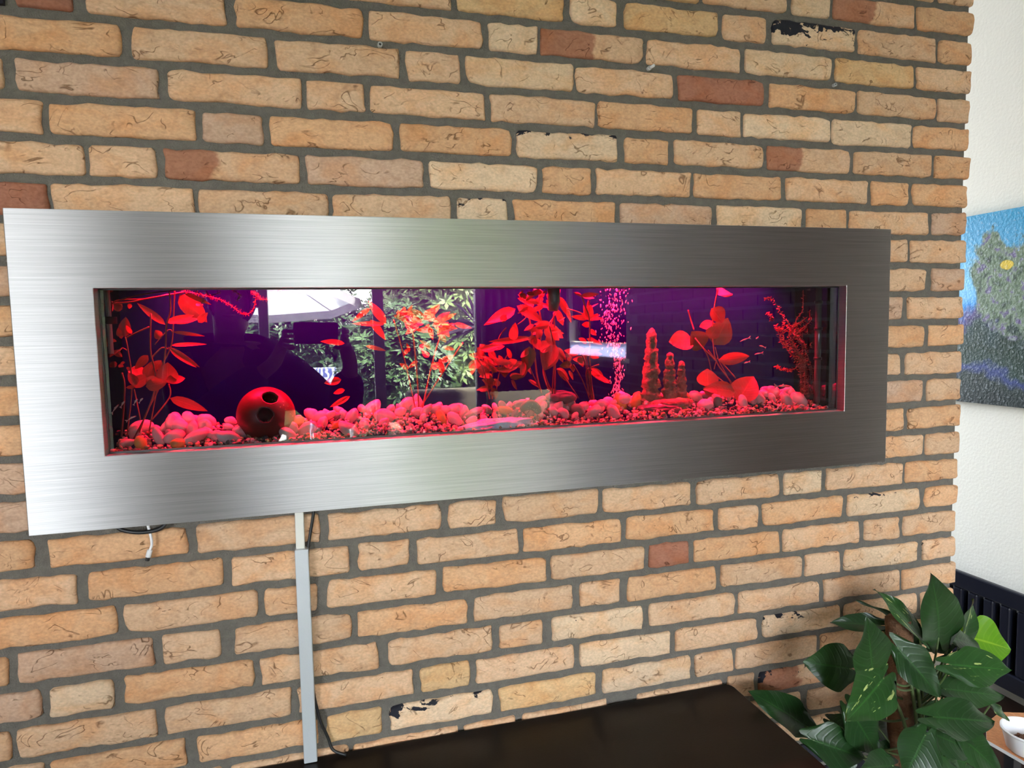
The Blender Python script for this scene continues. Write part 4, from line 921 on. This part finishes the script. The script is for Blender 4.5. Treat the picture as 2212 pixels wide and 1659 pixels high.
fp = [at(1127, 888, fd), at(1134, 879, fd), at(1147, 874, fd), at(1159, 882, fd), at(1165, 893, fd)]
bf = fish('black_fish', fp, [.004, .008, .0105, .010, .0085, .0055], fp[2], [bm_, simple('black_fin', (.03, .008, .008), .5)], 'black gold-speckled fish nosing down over the front gravel', 'fish', tail=.35, flat=.6)
mo = rel([at(1164, 898, fd), at(1160, 906, fd)], fp[2]); MB().tube(mo, [.0045, .003], 10).build('mouth', simple('fish_mouth', (.35, .10, .10), .4), bf, True)
fn = rel([at(1146, 884, fd-.006), at(1134, 899, fd-.006), at(1142, 890, fd-.006)], fp[2]); MB().add([q for q in fn]+[q+Vector((0, .001, 0)) for q in fn], [(0, 1, 2), (3, 5, 4), (0, 3, 4, 1), (1, 4, 5, 2), (2, 5, 3, 0)]).build('pectoral_fin', bm_, bf)

# ------------------------------------------------------------------ pothos on a moss pole
px0, py0 = -.30, -.17
pot = empty('pothos_plant', (px0, py0, .0), 'dark green climbing pothos on a brown coir pole in the corner by the sideboard', 'potted plant')
PR = Vector(pot.location)
MB().lathe([(.0, .0), (.075, .0), (.10, .20), (.105, .20), (.105, .225), (.095, .225), (.09, .19), (.0, .19)], (0, 0, .18), 28).build('pot', simple('pot_glaze', (.25, .28, .33), .3), pot, True)
MB().tube([(0, 0, .0), (0, 0, .18)], [.08, .06], 16).build('pot_stand', M['black_board'], pot)
MB().lathe([(0, .0), (.088, 0)], (0, 0, .385), 20).build('soil', simple('soil', (.03, .02, .012), .95), pot)
pt_top = at(1940, 1335, py0)-PR; pt_bot = Vector((0, 0, .37))
pole = MB(); vs = []; K = 16; N = 26
pw = []
for i in range(N+1):
    t = i/N; c = pt_bot.lerp(pt_top, t)
    for j in range(K):
        a = 2*pi*j/K; r = .023*(1+.25*fbm(Vector((cos(a)*2, sin(a)*2, t*14)), 3)); vs.append(c+Vector((cos(a)*r, sin(a)*r, 0)))
pole.add(vs, [(i*K+j, i*K+(j+1) % K, (i+1)*K+(j+1) % K, (i+1)*K+j) for i in range(N) for j in range(K)]+[tuple(N*K+j for j in range(K))]).build('coir_pole', M['pole'], pot, True)
zr = 1600; s9 = .27667
def PP(x, y, Y): return at(1600+x*s9, 1200+y*s9, Y)
for (a, b) in (((1380,1420), (1330,1000)), ((1300,1400), (1120,980)), ((1400,1200), (1300,760))):
    pts = [Vector((px0+.01, py0-.02, .39)), PP(*a, py0-.035), PP(*b, py0-.03)]
    MB().tube(rel(curve_pts(pts, 6), PR), .0035, 7).build('vine', M['stem'], pot, True)
LV = [ # base x,y, tip x,y, width, depth base, depth tip, mat, normal
 (1545,640,1515,165,345,-.20,-.25,'pothos',(-.25,-1,.1)),
 (1395,620,1065,255,190,-.20,-.16,'pothos_var',(.5,-1,.25)),
 (1700,720,1830,340,230,-.15,-.12,'pothos_var',(.3,-1,.1)),
 (1790,640,2120,730,350,-.12,-.15,'pothos_young_lit',(-.2,-.8,.6)),
 (1640,640,1890,725,170,-.19,-.17,'pothos',(0,-.8,.7)),
 (1640,850,2132,895,275,-.24,-.26,'pothos_var',(-.1,-1,.4)),
 (1595,1040,2065,1100,240,-.22,-.22,'pothos',(-.1,-1,.5)),
 (1500,1260,2008,1300,290,-.27,-.27,'pothos',(-.1,-1,.5)),
 (1225,720,1572,1115,275,-.24,-.28,'pothos',(-.1,-1,.2)),
 (1030,925,990,482,325,-.26,-.28,'pothos',(-.1,-1,.2)),
 (850,880,488,830,335,-.18,-.16,'pothos',(-.2,-1,.3)),
 (1085,545,700,520,165,-.13,-.10,'pothos',(-.1,-.6,.8)),
 (1110,960,840,1290,350,-.27,-.31,'pothos_var',(-.3,-1,.45)),
 (500,1330,78,1055,270,-.10,-.10,'pothos',(-.1,-.8,.8)),
 (850,1200,1082,1565,330,-.22,-.24,'pothos',(-.1,-1,.5)),
 (560,1440,985,1585,300,-.22,-.25,'pothos',(-.1,-.9,.7)),
 (1440,1400,1270,1760,360,-.28,-.30,'pothos',(-.1,-1,.4)),
 (1180,1640,940,1660,220,-.28,-.30,'pothos',(-.1,-.8,.8)),
 (1500,1390,1890,1560,230,-.24,-.25,'pothos',(-.1,-1,.5)),
 (1720,1420,2050,1710,240,-.24,-.26,'pothos',(-.1,-1,.4)),
 (1660,1690,1430,1650,170,-.27,-.28,'pothos',(-.1,-.8,.8)),
 (1955,1160,2110,1300,62,-.14,-.12,'pothos_var',(-.1,-1,.3)),
 (1225,495,905,345,46,-.12,-.08,'pothos',(-.1,-.5,.9)),
 (1400,640,1235,520,160,-.12,-.12,'pothos',(-.1,-1,.3)),
 (1640,690,1440,740,110,-.14,-.14,'pothos',(-.1,-.8,.6)),
 (1500,1180,1300,1330,150,-.10,-.10,'pothos',(-.1,-1,.3)),
 (700,1290,900,1420,170,-.14,-.14,'pothos',(-.1,-1,.3)),
 (1300,1560,1010,1480,180,-.16,-.14,'pothos',(-.1,-1,.3)),
 (1760,1620,1560,1560,200,-.16,-.16,'pothos',(-.1,-1,.3)),
 (1500,1620,1760,1720,200,-.20,-.20,'pothos',(-.1,-1,.3)),
 (1420,1050,1210,1180,170,-.11,-.10,'pothos',(-.1,-1,.3)), (1000,1250,1180,1450,170,-.13,-.12,'pothos',(-.1,-1,.3)), (1560,900,1420,1130,150,-.10,-.10,'pothos',(-.1,-1,.3)),
 (1250,1450,1080,1640,190,-.15,-.14,'pothos',(-.1,-1,.3)), (1620,1350,1780,1480,190,-.16,-.15,'pothos',(-.1,-1,.3)), (830,1500,700,1690,220,-.17,-.18,'pothos',(-.1,-1,.3)), (1300,620,1180,760,130,-.11,-.09,'pothos',(-.1,-1,.3)),
]
RL = random.Random(33)
for (a, b, c, d, w, y0_, y1_, mt, nn) in LV:
    B = PP(a, b, y0_); T = PP(c, d, y1_); wd2 = w*s9*(B-CAM).dot(FWD)/FPX*1.08
    lo_ = leaf_obj(pot, PR, B, T, wd2, M[mt], Vector(nn).normalized(), heart=1, fold=RL.uniform(.1, .3), droop=RL.uniform(.05, .22), n_=14, m_=8, tipsharp=1.15)
    if mt == 'pothos_var': lo_['label'] = 'leaf flecked with yellow-green'
    if mt == 'pothos_young_lit': lo_['label'] = 'bright yellow-green young leaf lit from behind'
    mid = Vector((px0+.005, py0-.01, B.z-.07-.03*RL.random()))
    pts = curve_pts([mid, (mid+B)/2+Vector((0, -.01, -.012)), B], 6)
    MB().tube([q-B for q in pts], .0021, 6).build('petiole', M['stem'], lo_, True)

# ------------------------------------------------------------------ side table with cork mat and bowl
TZ = .52
table = empty('side_table', (.30, .02, 0), 'grey marbled side table beside the plant', 'table')
c0 = atz(2120, 1595, TZ)
mb = MB().box((-.20, -.46, TZ-.02), (.085, -.045, TZ)); mb.build('top', simple('grey_marble', (.42, .42, .38), .35, var=.35, vscale=14), table, bevel=.004)
for sx_ in (-.17, .06):
    for sy_ in (-.43, -.075): MB().box((sx_-.012, sy_-.012, 0), (sx_+.012, sy_+.012, TZ-.02)).build('leg', M['black_plastic'], table)
cz = TZ+.008
cq = [atz(2130, 1562, cz), atz(2131, 1598, cz), atz(2230, 1655, cz), atz(2280, 1600, cz), atz(2220, 1540, cz), atz(2160, 1538, cz)]
cr = cq[0].copy(); cr.z = TZ
v2 = [Vector((q.x, q.y, TZ))-cr for q in cq]+[Vector((q.x, q.y, cz))-cr for q in cq]
cm = MB().add(v2, [(5, 4, 3, 2, 1, 0), (6, 7, 8, 9, 10, 11)]+[(k, (k+1) % 6, 6+(k+1) % 6, 6+k) for k in range(6)])
cm.mi = [0, 0]+[1]*6
co = cm.build('cork_mat', [simple('cork', (.42, .17, .06), .9, bump=.6, bscale=200, var=.4, vscale=120), M['white']]); co.location = cr
tag(co, 'orange-brown cork mat with a pale edge under the bowl', 'mat')
bp = atz(2222, 1622, cz); R_ = .052
bowl = empty('bowl', bp, 'small white ribbed bowl with brown crumbs at the bottom right edge', 'bowl')
bw = MB(); prof = [(0, 0), (R_*.72, 0), (R_*.80, .004), (R_*.97, .040), (R_, .044), (R_*1.03, .044), (R_*1.03, .048), (R_*.96, .048), (R_*.93, .042), (R_*.76, .006), (0, .006)]
bw.lathe(prof, n=72)
nv = []
for (x, y, z) in bw.v:
    r = sqrt(x*x+y*y); a = math.atan2(y, x)
    if .008 < z < .038 and r > R_*.8: k = 1+.012*(1 if int((a/(2*pi)*72)+.5) % 2 else -1); x *= k; y *= k
    nv.append((x, y, z))
bw.v = nv; bw.build('body', M['white_plastic'], bowl, True)
cb = MB(); Rc = random.Random(2)
for k in range(150):
    a = Rc.uniform(0, 6.28); rr_ = R_*.70*sqrt(Rc.random()); c = Vector((rr_*cos(a), rr_*sin(a), .008+.016*(1-(rr_/(R_*.7))**2)*Rc.random()+.004)); r = Rc.uniform(.003, .007)
    cb.add([c+v*r*Rc.uniform(.8, 1.2) for v in IV], IF)
q = cb.build('crumbs', simple('brown_crumbs', (.16, .07, .04), .9), bowl); q['kind'] = 'stuff'

# ------------------------------------------------------------------ armchair and curtain behind the photographer
ac = empty('sofa_set_outside', (-.04, -4.95, -.05), 'taupe cushioned room sofa with a rounded back, placed outside the window for brightness', 'sofa')  # room sofa set outdoors so the sky brightens it
fabric = simple('taupe_cushion', (.085, .075, .055), .9, bump=.3, bscale=150, Specular_IOR_Level=.1)
for k_, (xa, xb) in enumerate(((-.74, -.02), (.0, .72))):
    roundbox(MB(), (xa, .16, .42), (xb, .34, 1.02), .08, 6).build('back_cushion', fabric, ac, True, bevel=.035)
    roundbox(MB(), (xa, -.40, .32), (xb, .16, .46), .06, 5).build('seat_cushion', fabric, ac, True, bevel=.03)
for s_ in (-1, 1): roundbox(MB(), (s_*.80-.05, -.42, .20), (s_*.80+.05, .34, .66), .04, 5).build('armrest', fabric, ac, True, bevel=.02)
MB().box((-.78, -.40, .24), (.78, .34, .32)).build('frame', M['black_board'], ac)
for sx_ in (-.74, .74):
    for sy_ in (-.36, .30): MB().tube([(sx_, sy_, 0), (sx_, sy_, .25)], .02, 10).build('leg', M['black_board'], ac, True)
cu = MB(); N = 60; vs = []  # curtain cut short so sky above it brightens the steel
for z_ in (1.0, 1.84):
    for k in range(N+1): x = -.26+.66*k/N; vs.append((x, -3.90+.028*sin(k*1.15)+.01*sin(k*2.9), z_))
cu.add(vs, [(k, k+1, N+2+k, N+1+k) for k in range(N)])
o = cu.build('curtain', simple('dusky_curtain', (.17, .13, .16), .9), None, True, loc=(.05, -3.9, 0)); sm = o.modifiers.new('cloth', 'SOLIDIFY'); sm.thickness = .004
MB().tube([(-.28, -3.9, 1.85), (.43, -3.9, 1.85)], .008, 8).build('rod', M['alu'], None)['kind'] = 'structure'
bpy.data.objects['rod'].name = 'trim_2'
tag(o, 'dusky short curtain across the right pane of the garden window', 'curtain')

# ------------------------------------------------------------------ garden behind the camera (seen mirrored in the glass and steel)
gr = MB().box((-14, -22, -.12), (14, -4.2, -.05)).build('ground', simple('lawn', (.017, .024, .011), 1.0, var=.4, vscale=8, Specular_IOR_Level=0.0)); gr['kind'] = 'structure'
leafm = [leaf_mat('garden_leaf_%s' % a, c1, c2, .3, .45, scale=3, vein=False) for a, c1, c2 in (('green', (.055, .12, .04), (.10, .19, .065)), ('light', (.17, .26, .08), (.27, .37, .12)), ('dark', (.03, .07, .03), (.06, .12, .04)))]
def bush(name, label, c, rad_, n_, L, mi, seed, cat='shrub', rosette=7):
    R = random.Random(seed); e = empty(name, (c[0], c[1], -.05), label, cat)
    lv = MB()
    for k in range(n_):
        while True:
            d = Vector((R.uniform(-1, 1), R.uniform(-1, 1), R.uniform(-1, 1)))
            if .1 < d.length < 1: break
        d.normalize(); f = R.uniform(.72, 1.02)*(1+.16*fbm(d*2.2+Vector((seed, 0, 0)), 2))
        p0 = Vector((d.x*rad_[0], d.y*rad_[1], d.z*rad_[2]))*f+Vector((0, 0, c[2]+.05))
        if p0.z < .12: continue
        ax = (d+Vector((0, 0, .5))+Vector((R.uniform(-.5, .5), R.uniform(-.5, .5), R.uniform(-.3, .5)))).normalized()
        u = ax.orthogonal().normalized(); w = ax.cross(u)
        for j in range(rosette):
            a = 2*pi*j/rosette+R.uniform(-.2, .2); o_ = (u*cos(a)+w*sin(a)); ll = L*R.uniform(.7, 1.2); dr = (o_+ax*R.uniform(.1, .5)).normalized(); sd_ = dr.cross(ax).normalized()*ll*.17
            lv.add([p0, p0+dr*ll*.5+sd_, p0+dr*ll, p0+dr*ll*.5-sd_], [(0, 1, 2, 3)])
    q = lv.build('foliage', leafm[mi], e); q['kind'] = 'stuff'
    mb = MB()
    for k in range(5):
        a = R.uniform(0, 6.28); mb.tube([(R.uniform(-.05, .05), R.uniform(-.05, .05), 0), (cos(a)*rad_[0]*.2, sin(a)*rad_[1]*.2, c[2]*.6), (cos(a)*rad_[0]*.5, sin(a)*rad_[1]*.5, c[2]+rad_[2]*.3)], [.03, .02, .008], 6)
    mb.build('trunk', simple('bark', (.10, .07, .05), .9), e, True)
    core = MB(); vv = [Vector((v.x*rad_[0], v.y*rad_[1], v.z*rad_[2]))*.62+Vector((0, 0, c[2]+.05)) for v in IV]; core.add(vv, IF).build('shade_core', simple('inner_shade', (.02, .03, .012), 1), e)  # solid dark core paints the shade inside the foliage
    return e
bush('garden_shrub', 'dense rosette-leaved green shrub outside, reflected in the middle of the glass', (-.72, -6.2, 1.02), (.62, .6, .74), 2600, .10, 0, 3)
bush('garden_tree', 'taller light green shrub standing behind the dense one outside', (.45, -9.0, 1.9), (1.15, 1.0, 1.7), 3400, .16, 1, 5)
bush('garden_tree', 'dark evergreen hedge bush at the back of the garden, behind the parasol', (-2.6, -13.6, 1.2), (3.0, .9, 1.3), 2400, .20, 2, 6)
bush('garden_tree', 'dark evergreen bush at the far right back of the garden', (2.6, -12.5, 1.6), (2.4, .9, 2.0), 2000, .20, 2, 8)
# spiky plant
e = empty('spiky_palm', (.02, -5.3, -.05), 'dark spiky palm-like plant outside at the window edge', 'shrub')
MB().tube([(0, 0, 0), (0, 0, 1.55)], .04, 8).build('trunk', simple('palm_bark', (.08, .06, .05), .9), e)
R = random.Random(4)
for k in range(46):
    a = R.uniform(0, 6.28); el = R.uniform(-.5, 1.3); d = Vector((cos(a)*cos(el), sin(a)*cos(el), sin(el))); L = R.uniform(.30, .46)
    p0 = Vector((0, 0, 1.58)); p1 = p0+d*L*.6+Vector((0, 0, -.01)); p2 = p0+d*L+Vector((0, 0, -.07)); s_ = d.cross(Vector((0, 0, 1))).normalized()*.010
    th = Vector((0, 0, .003))
    MB().add([p0-s_, p0+s_, p1+s_, p2, p1-s_, p0-s_+th, p0+s_+th, p1+s_+th, p2+th, p1-s_+th], [(0, 1, 2, 3, 4), (9, 8, 7, 6, 5), (0, 5, 6, 1), (1, 6, 7, 2), (2, 7, 8, 3), (3, 8, 9, 4), (4, 9, 5, 0)]).build('leaf', simple('palm_leaf', (.05, .04, .06), .6) if k == 0 else bpy.data.materials['palm_leaf'], e)
# parasol
par = empty('parasol', (-2.34, -9.0, -.05), 'large white garden parasol reflected at the upper left of the glass', 'parasol')
NS = 8; RP = 1.4; TL = .128
def rim(k, dz=0): a = 2*pi*k/NS; return (RP*cos(a), RP*sin(a), 2.03+TL*RP*sin(a)+dz)
vs = [(0, 0, 2.62)]+[rim(k) for k in range(NS)]
fs = [(0, 1+k, 1+(k+1) % NS) for k in range(NS)]
canm, n, l, p = new_mat('parasol_cloth'); p.inputs['Base Color'].default_value = (.85, .87, .9, 1); p.inputs['Roughness'].default_value = .8
trn = n.new('ShaderNodeBsdfTranslucent'); trn.inputs[0].default_value = (.95, .97, 1, 1); ms = n.new('ShaderNodeMixShader'); ms.inputs[0].default_value = .75
l.new(p.outputs[0], ms.inputs[1]); l.new(trn.outputs[0], ms.inputs[2]); l.new(ms.outputs[0], n['Material Output'].inputs[0])
o = MB().add(vs, fs).build('canopy', canm, par); sm = o.modifiers.new('cloth', 'SOLIDIFY'); sm.thickness = .004
vs = []; 
for z_ in (0, -.13): vs += [rim(k, z_) for k in range(NS)]
o = MB().add(vs, [(k, (k+1) % NS, NS+(k+1) % NS, NS+k) for k in range(NS)]).build('valance', simple('valance_cloth', (.30, .29, .31), .8), par); sm = o.modifiers.new('cloth', 'SOLIDIFY'); sm.thickness = .004
MB().tube([(0, 0, 0), (0, 0, 2.61)], .025, 10).build('pole', M['alu'], par, True)
for k in range(NS): MB().tube([(0, 0, 2.58), rim(k, -.012)], .008, 6).build('rib', M['alu'], par)
MB().lathe([(0, 0), (.28, 0), (.28, .06), (.05, .10), (0, .10)], n=20).build('base', M['alu'], par, True)
# fence boards
fe = empty('garden_fence', (0, -15.4, -.05), 'pale upright board fence across the back of the garden', 'fence')
bd = MB().box((-.09, -.012, 0), (.09, .012, 1.75)).mesh('board', simple('fence_board', (.55, .54, .56), .8))
for k in range(46):
    o = bpy.data.objects.new('board', bd); COL.objects.link(o); o.parent = fe; o.location = (-7+k*.2, 0, 0)
MB().box((-7.2, .012, .3), (2.3, .06, .4)).build('rail', M['upvc'], fe); MB().box((-7.2, .012, 1.35), (2.3, .06, 1.45)).build('rail', M['upvc'], fe)
# cushioned garden chair
gc = empty('garden_chair', (-1.42, -7.3, -.05), 'garden chair with a blue and white cushion, partly behind the shrub', 'chair')
m, n, l, p = new_mat('patterned_cushion'); tc = n.new('ShaderNodeTexCoord'); wv = n.new('ShaderNodeTexWave'); wv.inputs['Scale'].default_value = 6; wv.inputs['Distortion'].default_value = 14; l.new(tc.outputs['Object'], wv.inputs['Vector'])
rr = ramp(n, [(.4, (.10, .12, .35)), (.55, (.7, .72, .8))]); l.new(wv.outputs[0], rr.inputs[0]); l.new(rr.outputs[0], p.inputs['Base Color'])
roundbox(MB(), (-.24, -.06, .50), (.24, .04, 1.12), .03).build('back_cushion', m, gc, bevel=.02); roundbox(MB(), (-.24, .04, .42), (.24, .50, .50), .03).build('seat_cushion', m, gc, bevel=.02)
for sx_ in (-.23, .23):
    for sy_ in (-.04, .46): MB().tube([(sx_, sy_, 0), (sx_, sy_, .44)], .013, 8).build('leg', M['alu'], gc, True)
# neighbouring house wall seen under the blind of the side window
hs = empty('garden_planter', (1.35, -3.6, -.05), 'brick planter with rounded stones outside the side window', 'planter')
MB().box((-.35, -.9, 0), (.35, 1.2, 1.50)).build('wall', simple('planter_brick', (.38, .20, .13), .9, var=.3, vscale=4), hs)
for k in range(7):
    c = Vector((-.2, -.75+k*.28, 1.58)); MB().add([c+Vector((v.x*.13, v.y*.13, v.z*.11)) for v in IV], IF).build('stone', [simple('planter_stone', (.45, .40, .33), .8), M['mortar']][0], hs, True)

# ------------------------------------------------------------------ photographer
def skin(name, pts, edges, radii, mat, parent, root, lvl=2):
    me = bpy.data.meshes.new(name); me.from_pydata([Vector(q)-Vector(root) for q in pts], edges, []); o = bpy.data.objects.new(name, me); COL.objects.link(o)
    md = o.modifiers.new('skin', 'SKIN'); sb = o.modifiers.new('sub', 'SUBSURF'); sb.levels = lvl; sb.render_levels = lvl
    for i, r in enumerate(radii): me.skin_vertices[0].data[i].radius = r if isinstance(r, tuple) else (r, r)
    me.skin_vertices[0].data[0].use_root = True
    dg = bpy.context.evaluated_depsgraph_get(); dg.update(); nm = bpy.data.meshes.new_from_object(o.evaluated_get(dg)); bpy.data.objects.remove(o)
    nm.name = name; nm.materials.clear(); nm.materials.append(mat); nm.polygons.foreach_set('use_smooth', [True]*len(nm.polygons))
    o = bpy.data.objects.new(name, nm); COL.objects.link(o)
    if parent: o.parent = parent
    return o
skm = simple('skin_tone', (.35, .20, .14), .5); dk = simple('dark_sweater', (.012, .012, .018), .9); dj = simple('dark_trousers', (.012, .014, .022), .9); hm = simple('dark_hair', (.02, .014, .01), .6)
PO = Vector((-1.80, -1.64, 0))
per = empty('person', PO, 'person in dark clothes holding up a phone, mirrored in the aquarium glass', 'person')
HR = CAM-FWD*.028+RIGHT*.055; HL = CAM-FWD*.028-RIGHT*.125
J = {'pel': (-1.77,-1.66,.94), 'chest': (-1.79,-1.65,1.26), 'neck': (-1.79,-1.63,1.46), 'head': (-1.77,-1.60,1.60), 'crown': (-1.765,-1.60,1.70),
     'rs': (-1.63,-1.63,1.39), 're': (-1.375,-1.42,1.135), 'rw': (-1.335,-1.31,1.37), 'rh': tuple(HR-FWD*.02+Vector((.01,-.01,-.02))),
     'ls': (-1.97,-1.63,1.39), 'le': (-1.90,-1.40,1.16), 'lw': (-1.60,-1.31,1.38), 'lh': tuple(HL-FWD*.02+Vector((-.01,-.01,-.02))),
     'rhip': (-1.71,-1.66,.90), 'rk': (-1.69,-1.63,.50), 'ra': (-1.69,-1.66,.09), 'rt': (-1.69,-1.52,.045),
     'lhip': (-1.89,-1.66,.90), 'lk': (-1.91,-1.63,.50), 'la': (-1.92,-1.66,.09), 'lt': (-1.93,-1.52,.045)}
names = list(J); idx = {k: i for i, k in enumerate(names)}
E_ = [('pel','chest'),('chest','neck'),('neck','head'),('head','crown'),('chest','rs'),('rs','re'),('re','rw'),('rw','rh'),('chest','ls'),('ls','le'),('le','lw'),('lw','lh'),('pel','rhip'),('rhip','rk'),('rk','ra'),('ra','rt'),('pel','lhip'),('lhip','lk'),('lk','la'),('la','lt')]
RA = {'pel': (.19,.12), 'chest': (.18,.12), 'neck': .055, 'head': (.078,.095), 'crown': .06, 'rs': .065, 're': .052, 'rw': .028, 'rh': (.034,.018), 'ls': .06, 'le': .042, 'lw': .028, 'lh': (.034,.018), 'rhip': .085, 'rk': .056, 'ra': .04, 'rt': .035, 'lhip': .085, 'lk': .056, 'la': .04, 'lt': .035}
pts = [J[k] for k in names]; ed = [(idx[a], idx[b]) for a, b in E_]; ra = [RA[k] for k in names]
# fingers: five bent chains on each palm, in the same figure
def add_fingers(hkey, side):
    h = Vector(J[hkey])
    for f in range(5):
        off = UP*(.028-.017*f) if f < 4 else UP*(-.036)
        ln = (.9, 1.0, .95, .78, .7)[f]
        if f < 4: ch = [h+off*.6, h+off+FWD*.026*ln+RIGHT*side*.012, h+off+FWD*.044*ln-RIGHT*side*.004, h+off+FWD*.050*ln-RIGHT*side*.020]
        else: ch = [h+off*.5, h+off+FWD*.004-RIGHT*side*.012, h+off-RIGHT*side*.034+UP*.006]
        b0 = idx[hkey]
        for j, q in enumerate(ch):
            pts.append(tuple(q)); ra.append(.0085-.0008*j); ed.append((b0, len(pts)-1)); b0 = len(pts)-1
add_fingers('rh', 1); add_fingers('lh', -1)
skin('body', pts, ed, ra, skm, per, PO)
def sub(keys, edges, infl, name, mat, over={}):
    kk = list(keys); ii = {k: i for i, k in enumerate(kk)}
    P_ = [over.get(k, J[k]) for k in kk]; rr_ = [tuple(q+infl for q in (RA[k] if isinstance(RA[k], tuple) else (RA[k], RA[k]))) for k in kk]
    return skin(name, P_, [(ii[a], ii[b]) for a, b in edges], rr_, mat, per, PO)
lerp = lambda a, b, t: tuple(Vector(J[a]).lerp(Vector(J[b]), t))
sub(['pel','chest','neck','rs','re','rw','ls','le','lw'], [('pel','chest'),('chest','neck'),('chest','rs'),('rs','re'),('re','rw'),('chest','ls'),('ls','le'),('le','lw')], .032, 'sweater', dk, {'neck': lerp('chest','neck',.8), 'rw': lerp('re','rw',.9), 'lw': lerp('le','lw',.9)})
sub(['pel','rhip','rk','ra','lhip','lk','la'], [('pel','rhip'),('rhip','rk'),('rk','ra'),('pel','lhip'),('lhip','lk'),('lk','la')], .014, 'trousers', dj)
sub(['ra','rt'], [('ra','rt')], .014, 'shoe', M['black_plastic']); sub(['la','lt'], [('la','lt')], .014, 'shoe', M['black_plastic'])
# hair cap, ears, nose, eyes
hc = Vector(J['head'])-PO+Vector((.002, 0, .03))
vs = []
bmx = bmesh.new(); bmesh.ops.create_icosphere(bmx, subdivisions=4, radius=1)
for v in bmx.verts:
    d = v.co.copy(); v.co = Vector((d.x*.095, d.y*.115, d.z*.125))*(1+.05*fbm(d*4, 3))+hc+Vector((0, -.012, .01))
bmesh.ops.delete(bmx, geom=[v for v in bmx.verts if (v.co-hc).y > .055 and (v.co-hc).z < .055], context='VERTS')
me = bpy.data.meshes.new('hair'); bmx.to_mesh(me); bmx.free(); me.materials.append(hm); o = bpy.data.objects.new('hair', me); COL.objects.link(o); o.parent = per
MB().tube([hc+Vector((0, .085, .0)), hc+Vector((0, .112, -.035)), hc+Vector((0, .095, -.045))], [.008, .013, .008], 8).build('nose', skm, per, True)
MB().tube([hc+Vector((-.024, .092, -.072)), hc+Vector((0, .099, -.074)), hc+Vector((.024, .092, -.072))], [.003, .006, .003], 8).build('mouth', simple('lips', (.35, .12, .10), .5), per, True)
for s_ in (-1, 1):
    MB().lathe([(.0005, -.009), (.0075, -.004), (.009, 0), (.0075, .004), (.0005, .009)], hc+Vector((s_*.032, .083, -.008)), 10).build('eye', M['black_plastic'], per, True)
    MB().lathe([(.0005, -.03), (.009, -.02), (.012, .005), (.009, .025), (.0005, .032)], hc+Vector((s_*.092, -.005, -.012)), 10).build('ear', skm, per, True)
ph = empty('phone', CAM-FWD*.030-RIGHT*.035, 'black phone held sideways by the person', 'phone')
ph.rotation_euler = cam.matrix_world.to_euler()
roundbox(MB(), (-.077, -.038, -.004), (.077, .038, .004), .009, 5).build('case', M['black_plastic'], ph)
MB().box((-.072, -.034, .004), (.072, .034, .0047)).build('screen', simple('screen_glass', (.02, .02, .02), .1), ph)
roundbox(MB(), (.035, .0, -.006), (.070, .034, -.004), .006, 4).build('camera_bump', M['black_plastic'], ph)
print('bricks', nb)
